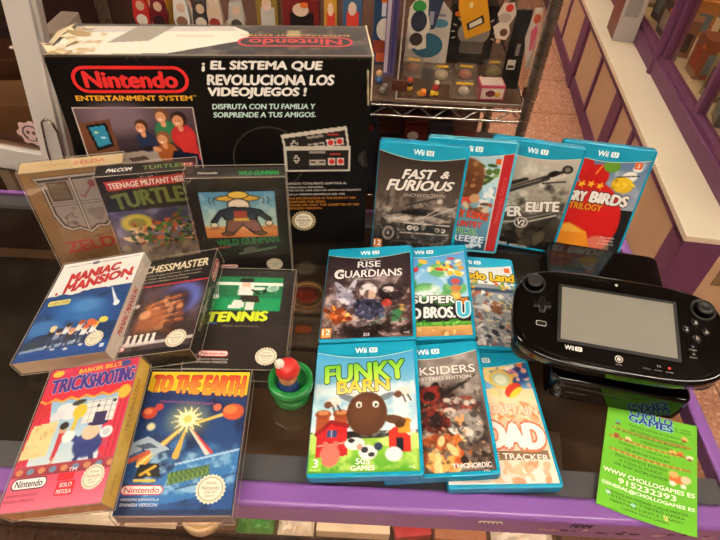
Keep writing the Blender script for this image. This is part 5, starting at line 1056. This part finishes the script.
minitoy('red and white rounded toy near the left hinge', 150, 1190, [('base', '#b8302a', 0, 7, 8), ('top', '#d8ccc0', 2, 18, 6)]); minitoy('blue and tan rounded toy at the left end of the shelf', 20, 1215, [('base', '#34507a', 0, 9, 10), ('top', '#c89a70', 0, 24, 8)]); minitoy('dark green rounded toy between the clear packs', 255, 1225, [('base', '#3a5a34', 0, 8, 8), ('top', '#c8b090', 0, 18, 5)])
# row behind the big box
row = [(-512, 72, 130, '#c08a20', '#8a5c1c', 'yellow toy box, leftmost behind the big box'), (-430, 40, 140, '#5e1c1c', '#c8b8a8', 'dark red toy box behind the big box'), (-248, 50, 150, '#8c6e2c', '#b8b0a8', 'gold edged toy box behind the middle of the big box'), (-168, 84, 145, '#6e1f1c', '#1c1412', 'red and black toy box with an orange sticker behind the big box'), (-100, 30, 148, '#b8862c', '#c83a2c', 'narrow yellow and red toy box behind the big box'), (-50, 44, 150, '#3a5a7a', '#c83a2c', 'blue toy box behind the right end of the big box')]
for i, (x, w_, h_, c1, c2, lb) in enumerate(row):
    slab('toy_box', lb, 'toy box', rrect(-w_ / 2, w_ / 2, 0, h_, 2), x, 1305 + (i % 3) * 6, DZ, th=40, col=c1, art=[(rrect(-w_ * .3, w_ * .35, h_ * .5, h_ * .8, 3), c2), (ov(0, h_ * .84, w_ * .22, h_ * .1), '#d8b8a0')], group=G_SH, stick=(w_ * .1, h_ - 12) if i in (3,) else None)
for x, c, lb in ((-505, '#2a7a34', 'green ball shaped toy behind the big box'), (-425 + 95, '#7a5c4c', 'brown ball toy behind the big box')):
    T = thing('ball_toy', lb, 'toy', (x, 1262, DZ)); b = MB(); b.ball((0, 0, 45), 45, n=24); b.build('ball', pmat('bt_' + c.strip('#'), c, .5), T); b = MB(); b.ball((10, -6, 92), 20, n=16); b.build('knob', pmat('bt_cream', '#d8c4a8', .5), T)
for x, c1, c2, lb in ((-508, '#b82a24', '#d8d0c4', 'red and white hanging plush over the green ball'), (-470, '#6a1420', '#2a1a1c', 'dark red hanging ribbon with marks'), (-420, '#d8d0c8', '#7a5440', 'white and brown hanging plush'), (-378, '#3c3834', '#c8b8a4', 'grey hanging plush with a white paper tag'), (-348, '#c8b09a', '#8c2c24', 'beige and red hanging plush'), (-300, '#b0a89c', '#4a4038', 'pale hanging plush near the gold box')):
    hang('hanging_plush', lb, 'plush', [(-14, 0), (14, 2), (18, 30), (12, 70), (-12, 68), (-18, 28)], x, 1225, 112, th=18, col=c1, art=[(ov(0, 22, 12, 12), c2), (ov(2, 52, 9, 10), '#c8a88c')], group=G_HG)
hang('paper_tag', 'white paper tag slanting among the hanging plush toys', 'tag', [(-16, 10), (6, -6), (18, 10), (-4, 28)], -390, 1200, 104, th=1.5, col='#ddd8d0', group=G_HG)
# dark stock on the shelf below
g = random.Random(12)
lo = [(60, '#2c1c18', 'dark brown'), (120, '#5e1f18', 'dark red'), (190, '#3a3034', 'slate'), (250, '#6e2a20', 'brick red'), (315, '#4a3a30', 'brown'), (0, '#3c3a40', 'dark grey'), (-60, '#4c2a20', 'rust brown')]
for i, (x, c, nm) in enumerate(lo):
    hh = 190 + 40 * ((i * 7) % 4) / 2
    slab('stock_box', nm + ' box on the lower wire shelf', 'box', rrect(-29, 29, 0, hh, 3), x, 1190 + (i % 3) * 30, -327, th=70, col=c, art=[(ov(g.uniform(-8, 8), hh - 40, 14, 12), g.choice(['#c8b0a0', '#a83c28', '#c85a2a', '#5a5a6a']))], group='boxes on the lower wire shelf', stick=(6, hh - 14) if i % 3 == 0 else None)

# ------------------------------------------------------------------ right hand glazed cabinet
A = math.atan(.0872)
T = thing('glazed_cabinet', 'purple framed glazed wall cabinet with tan panels and a cream ledge', 'cabinet', (1025, 1336, -900), Euler((0, 0, -A)))
LY = 3300; LZ = 410
def gb(name, m, fn, label=None):
    b = MB(); fn(b); o = b.build(name, m, T)
    if label: o['label'] = label
    return o
gb('ledge', M_cream, lambda b: b.box(-6, 640, -6, LY, LZ - 22, LZ, bev=2), 'cream laminate ledge')
gb('base_carcass', M_tan, lambda b: b.box(12, 620, 12, LY, 60, LZ - 22))
gb('plinth', M_purple_d, lambda b: (b.box(0, 18, 0, LY, 0, 70), b.box(0, 18, 0, LY, LZ - 48, LZ - 22)))
def side_post(y0, y1, d=0): gb('stile', M_purple_d, lambda b: b.box(-d, 20, y0, y1, 0, LZ - 22))
for y0, y1, d in ((0, 100, 0), (690, 716, 0), (930, 1040, 0), (1385, 1411, 0), (1780, 1900, 8), (2330, 2356, 0), (2700, 2800, 0)): side_post(y0, y1, d)
gb('end_panel', M_purple_d, lambda b: b.box(0, 128, -4, 12, 0, LZ - 22))
gb('end_panel', M_tan, lambda b: b.box(128, 620, -2, 12, 0, LZ - 22), 'pale tan end panel')
gb('upper_sill', M_purple_d, lambda b: (b.box(150, 215, 0, LY, LZ, LZ + 70, bev=3), b.box(162, 200, 0, LY, LZ + 70, LZ + 92)))
for y in (40, 640, 1155, 2330):
    gb('upper_post', M_purple_d, lambda b: (b.tube((162, y, LZ), (162, y, LZ + 1500), 24, 18), b.box(165, 215, y - 60, y - 28, LZ + 70, LZ + 1500, bev=3)) if y != 640 else b.box(165, 205, y - 16, y + 16, LZ + 70, LZ + 1500, bev=3))
gb('glass_door', clear_mat('door_glass', '#f6f2ec', .02, ior=1.18), lambda b: b.box(180, 185, 0, LY, LZ + 92, LZ + 1500))
gb('back_panel', pmat('cab_back', '#8a7460', .7, var=.2, scale=4), lambda b: b.box(610, 630, 0, LY, LZ, LZ + 1500))
gb('inner_shelf', pmat('beige_shelf', '#c9b996', .5), lambda b: (b.box(216, 610, 0, LY, LZ + 2, LZ + 70)))
gb('top_board', M_purple_d, lambda b: b.box(150, 630, 0, LY, LZ + 1500, LZ + 1530))
gb('added_light_strip', pmat('added_cabinet_tube', '#ffffff', .5, emit='#ffdcae', estr=16, var=0), lambda b: b.tube((300, 100, LZ + 1470), (300, LY - 100, LZ + 1470), 12, 10), 'unseen tube added under the cabinet top to brighten the contents')  # glowing tube added out of view to brighten the cabinet contents
def cabw(x, y, z): v = Matrix.Rotation(-A, 3, 'Z') @ Vector((x, y, 0)); return (1025 + v.x, 1336 + v.y, z - 900)
g = random.Random(21); cw = ['brown', 'amber', 'olive', 'grey', 'dark wood', 'cream', 'rust', 'tan', 'black', 'sand']; ccol = ['#8a5a3c', '#c4863c', '#8c8a5a', '#a8a196', '#4a3026', '#cfc09c', '#8c4426', '#b0906a', '#1f1816', '#c2ae84']
cpos = ['lowest row', 'back row']
for i in range(22):
    y = 200 + (i // 2) * 205 + (i % 2) * 60; x = (262 if i % 2 == 0 else 430) + (i * 31) % 50; w_ = 62 + (i * 37) % 50; hh = 70 + (i * 53) % 110 + (60 if i % 2 else 0)
    k = (i * 7) % 10
    T2 = thing('boxed_collectible', f'{cw[k]} boxed collectible in the {["front", "back"][i % 2]} row behind the purple framed glass', 'collectible box', cabw(x, y, LZ + 70), Euler((0, 0, -A + R(g.uniform(-25, 25)))), f'{cw[k]} boxes in the {["front", "back"][i % 2]} row of the glazed cabinet')
    b = MB(); b.box(-w_ / 2, w_ / 2, -w_ / 2, w_ / 2, 0, hh, bev=2); b.build('carton', pmat('cb_' + ccol[k].strip('#'), ccol[k], .3, coat=.4, var=.35, scale=30), T2)
    for nm, ax in (('window_print', 0), ('front_print', 1)):
        b = MB(); q_ = w_ / 2
        if ax == 0: b.box(-q_ - 1, -q_, -w_ * .32, w_ * .32, hh * .2, hh * .72)
        else: b.box(-w_ * .3, w_ * .34, -q_ - 1, -q_, hh * .15, hh * .66)
        b.build(nm, pmat('cbw_%d' % ((i + ax) % 5), ['#d8b070', '#2a1c1a', '#c8c0b0', '#b04828', '#6a8a9a'][(i + ax) % 5], .2, var=.4, scale=40), T2)
    b = MB(); b.box(-q_ - 2.4, -q_ - 1, -w_ * .4, -w_ * .4 + 24, hh * .75, hh * .75 + 15, bev=.4); b.build('price_sticker', pmat('price_orange', '#e06a1c', .5, var=.02), T2)
for i, (x, z, lb) in enumerate(((250, 210, 'dark printed poster on the tan end panel'), (400, 80, 'black and orange poster low on the tan end panel'))):
    T2 = thing('poster', lb, 'poster', cabw(x, -3, z), Euler((0, 0, -A)))
    b = MB(); b.box(-90, 90, -1.5, 0, 0, 130); b.build('sheet', pmat('poster_%d' % i, ['#8a7250', '#1b1212'][i], .4, var=.6, scale=25), T2)
    b = MB(); b.box(-60, 30, -2.2, -1.5, 30, 80); b.ball((40, -1.6, 90), 22, 1, (1, .05, 1)); b.build('printed_shapes', [pmat('poster_ink%d' % i, ['#2a1f1c', '#c85a24'][i], .4), pmat('poster_ink2', '#c8b49a', .4)], T2)
# tall book box standing on the ledge
T = thing('boxed_book', 'tall white and dark red boxed book standing on the cream ledge', 'book', (1262, 2890, -490), Euler((0, 0, -A + R(-2))))
b = MB(); b.box(-52, 52, -85, 85, 0, 420, bev=2); b.build('box_shell', pmat('book_white', '#c9c3bf', .4, var=.06), T)
b = MB(); b.box(-53.2, -52, -80, 80, 4, 416); b.build('side_art', pmat('book_red', '#6a2018', .4, var=.7, scale=20), T)
b = MB(); b.box(-38, 30, -86, -85, 120, 400); b.build('front_art', pmat('book_grey', '#a59e9a', .4, var=.2, scale=12), T)

# ------------------------------------------------------------------ left white framed glass panel and dark cabinet
T = thing('framed_glass_panel', 'white framed glass panel at the left, with a gear shaped sticker', 'glass panel', (-585, 846, -10), Euler((0, R(8.7), R(0))))
def lb_(name, m, fn, label=None):
    b = MB(); fn(b); o = b.build(name, m, T)
    if label: o['label'] = label
    return o
lb_('frame_post', M_white, lambda b: (b.box(-22, 20, 0, 34, -10, 620, bev=2), b.box(20, 26, 8, 26, -10, 620)))
lb_('bottom_rail', M_white, lambda b: b.box(-420, -22, 4, 30, -14, 34, bev=2), 'white bottom rail')
lb_('glass', clear_mat('left_glass', '#d8ccc0', .03, ior=1.5), lambda b: b.box(-420, -22, 14, 18, 34, 620))
def lock(b):
    pts = [(24, 6 - 14, 40), (22, -8, 100), (16, -8, 118), (6, -8, 124), (-2, -8, 116), (-4, -8, 60), (-2, -8, 20)]; b.path(pts, 2.2, 8)
lb_('wire_loop', M_chrome, lock)
def gearp(cx, cz, r_): return [(cx + r_ * (1.0 if (i // 2) % 2 else .82) * math.cos(PI * i / 14), cz + r_ * (1.0 if (i // 2) % 2 else .82) * math.sin(PI * i / 14)) for i in range(28)]
MX = Matrix.Translation((0, 13.6, 0)) @ Matrix.Rotation(PI / 2, 4, 'X')
lb_('gear_sticker', [pmat('stk_pink', '#c9a8a4', .5), pmat('stk_grey', '#5c4a4c', .5)], lambda b: (b.prism(gearp(-38, 72, 26), 0, .5, 0, MX), b.prism(ov(-38, 72, 16, 17), .5, .8, 1, MX), b.prism(ov(-38, 74, 12, 12), .8, 1.1, 0, MX), b.prism(ov(-43, 74, 3.4, 3.8), 1.1, 1.4, 1, MX), b.prism(ov(-33, 74, 3.4, 3.8), 1.1, 1.4, 1, MX), b.prism(rrect(-44, -32, 58, 64, 1), 1.1, 1.4, 0, MX)), 'pale gear shaped skull sticker')
T = thing('dark_cabinet', 'dark brown tall cabinet behind the white framed panel', 'cabinet', (-800, 1500, -900))
b = MB(); b.box(-190, 175, -180, 300, 0, 1500, bev=4); b.build('carcass', pmat('dark_brown_wood', '#2a1412', .5, var=.3, scale=5), T)
b = MB(); b.box(150, 178, -186, -180, 10, 1490); b.build('edge_strip', pmat('dark_strip', '#170b0a', .5), T)
for i, (x, y, w_, hh, c, lb) in enumerate(((-700, 960, 110, 210, '#b39a7e', 'beige carton behind the left glass'), (-860, 980, 120, 260, '#6e4a38', 'brown carton behind the left glass'), (-770, 1100, 120, 230, '#4a2a20', 'dark brown carton at the back behind the left glass'), (-575, 1010, 34, 330, '#b0a49a', 'narrow pale carton standing by the white post'))):
    T = thing('carton', lb, 'box', (x, y, -900), Euler((0, 0, R([8, -12, 4, 0][i]))))
    b = MB(); b.box(-w_ / 2, w_ / 2, -50, 50, 0, 780 + hh, bev=3); b.build('body', pmat('ct_' + c.strip('#'), c, .5, var=.35, scale=14), T)
    b = MB(); b.box(-w_ * .3, w_ * .3, -51.5, -50, 700 + hh * .3, 700 + hh * .8); b.build('label_patch', pmat('ctl_%d' % i, ['#8a6a50', '#c8b8a0', '#3a2420', '#8c4a2c'][i], .4), T)

# ------------------------------------------------------------------ room
def st(name, m, x0, x1, y0, y1, z0, z1):
    b = MB(); b.box(x0, x1, y0, y1, z0, z1); return tag(b.build(name, m, None, world=True), kind='structure')
def terrazzo():
    def bfn(nt, N, L):
        p = N('ShaderNodeBsdfPrincipled'); tc = N('ShaderNodeTexCoord'); v = N('ShaderNodeTexVoronoi'); v.inputs['Scale'].default_value = 110
        L(tc.outputs['Object'], v.inputs['Vector']); cr = N('ShaderNodeValToRGB'); e = cr.color_ramp.elements
        e[0].position = 0; e[0].color = lin('#b57c62') + [1]; e[1].position = 1; e[1].color = lin('#e4c0a6') + [1]
        for pos, c in ((.3, '#c08a70'), (.6, '#cc9b80'), (.8, '#a36a50')): k = e.new(pos); k.color = lin(c) + [1]
        sp = N('ShaderNodeSeparateColor'); L(v.outputs['Color'], sp.inputs[0]); L(sp.outputs[0], cr.inputs[0])
        br = N('ShaderNodeTexBrick'); br.inputs['Scale'].default_value = 1.0; br.inputs['Brick Width'].default_value = .4; br.inputs['Row Height'].default_value = .4; br.offset = 0; br.inputs['Mortar Size'].default_value = .004
        br.inputs['Color1'].default_value = br.inputs['Color2'].default_value = (1, 1, 1, 1); br.inputs['Mortar'].default_value = (.45, .4, .36, 1); L(tc.outputs['Object'], br.inputs['Vector'])
        m = N('ShaderNodeMix'); m.data_type = 'RGBA'; m.blend_type = 'MULTIPLY'; m.inputs['Factor'].default_value = 1; L(cr.outputs[0], m.inputs['A']); L(br.outputs['Color'], m.inputs['B'])
        L(m.outputs['Result'], p.inputs['Base Color']); p.inputs['Roughness'].default_value = .3; return p.outputs[0]
    return nmat('terrazzo', bfn)
st('floor', terrazzo(), -2400, 2900, -1900, 5200, -950, -900)
M_wall = pmat('wall_paint', '#93826e', .8, var=.05, scale=2)
st('wall_back', M_wall, -2400, 2900, 5200, 5260, -950, 1760); st('wall_front', M_wall, -2400, 2900, -1960, -1900, -950, 1760)
st('wall_left', M_wall, -2460, -2400, -1900, 5200, -950, 1760); st('wall_right', M_wall, 2900, 2960, -1900, 5200, -950, 1760)
st('ceiling', pmat('ceiling_paint', '#8f8578', .9, var=.03, scale=2), -2400, 2900, -1900, 5200, 1700, 1760)
M_tube = pmat('lit_tube', '#ffffff', .5, emit='#fff2e0', estr=50, var=0)
M_fix = pmat('lamp_white', '#dcd8d0', .4)
def lamp(x, y, label):
    T = thing('ceiling_light', label, 'ceiling light', (x, y, 1700), None, 'twin tube ceiling lights')
    b = MB(); b.box(-620, 620, -90, 90, -40, 0, bev=3); b.build('housing', M_fix, T)
    for s in (-1, 1): b = MB(); b.tube((-590, s * 42, -58), (590, s * 42, -58), 13, 12); b.build('tube', M_tube, T)
for x, y, l in ((-1100, 250, 'twin tube ceiling light left of the counter'), (1100, 250, 'twin tube ceiling light right of the counter'), (0, -900, 'twin tube ceiling light behind the camera'), (-1300, 3250, 'twin tube ceiling light above the back left'), (300, 3350, 'twin tube ceiling light at the back'), (1900, 3300, 'twin tube ceiling light over the glazed cabinet')): lamp(x, y, l)

# ------------------------------------------------------------------ camera, world, view
f = 552.0; pitch, roll = R(45.5), R(3.1)
fw = Vector((0, math.cos(pitch), -math.sin(pitch))); up = Vector((0, math.sin(pitch), math.cos(pitch))); rt = Vector((1, 0, 0))
c, s = math.cos(roll), math.sin(roll); rt2 = c * rt + s * up; up2 = -s * rt + c * up
cam = bpy.data.cameras.new('camera'); co = bpy.data.objects.new('camera', cam); COL.objects.link(co)
cam.sensor_width = 36; cam.lens = 36 * f / 720; cam.clip_start = .02; cam.clip_end = 50
M = Matrix((rt2, up2, -fw)).transposed().to_4x4(); M.translation = W(0, 0, 633); co.matrix_world = M
scn.camera = co
wd = bpy.data.worlds.new('world'); scn.world = wd; wd.use_nodes = True
wd.node_tree.nodes['Background'].inputs[0].default_value = (.9, .8, .7, 1); wd.node_tree.nodes['Background'].inputs[1].default_value = .3
vs = scn.view_settings; vs.view_transform = 'Standard'; vs.look = 'None'; vs.gamma = 1; vs.exposure = 0.8; vs.use_curve_mapping = False
try: scn.cycles.use_denoising = True; scn.cycles.transparent_max_bounces = 24; scn.cycles.max_bounces = 12
except Exception: pass
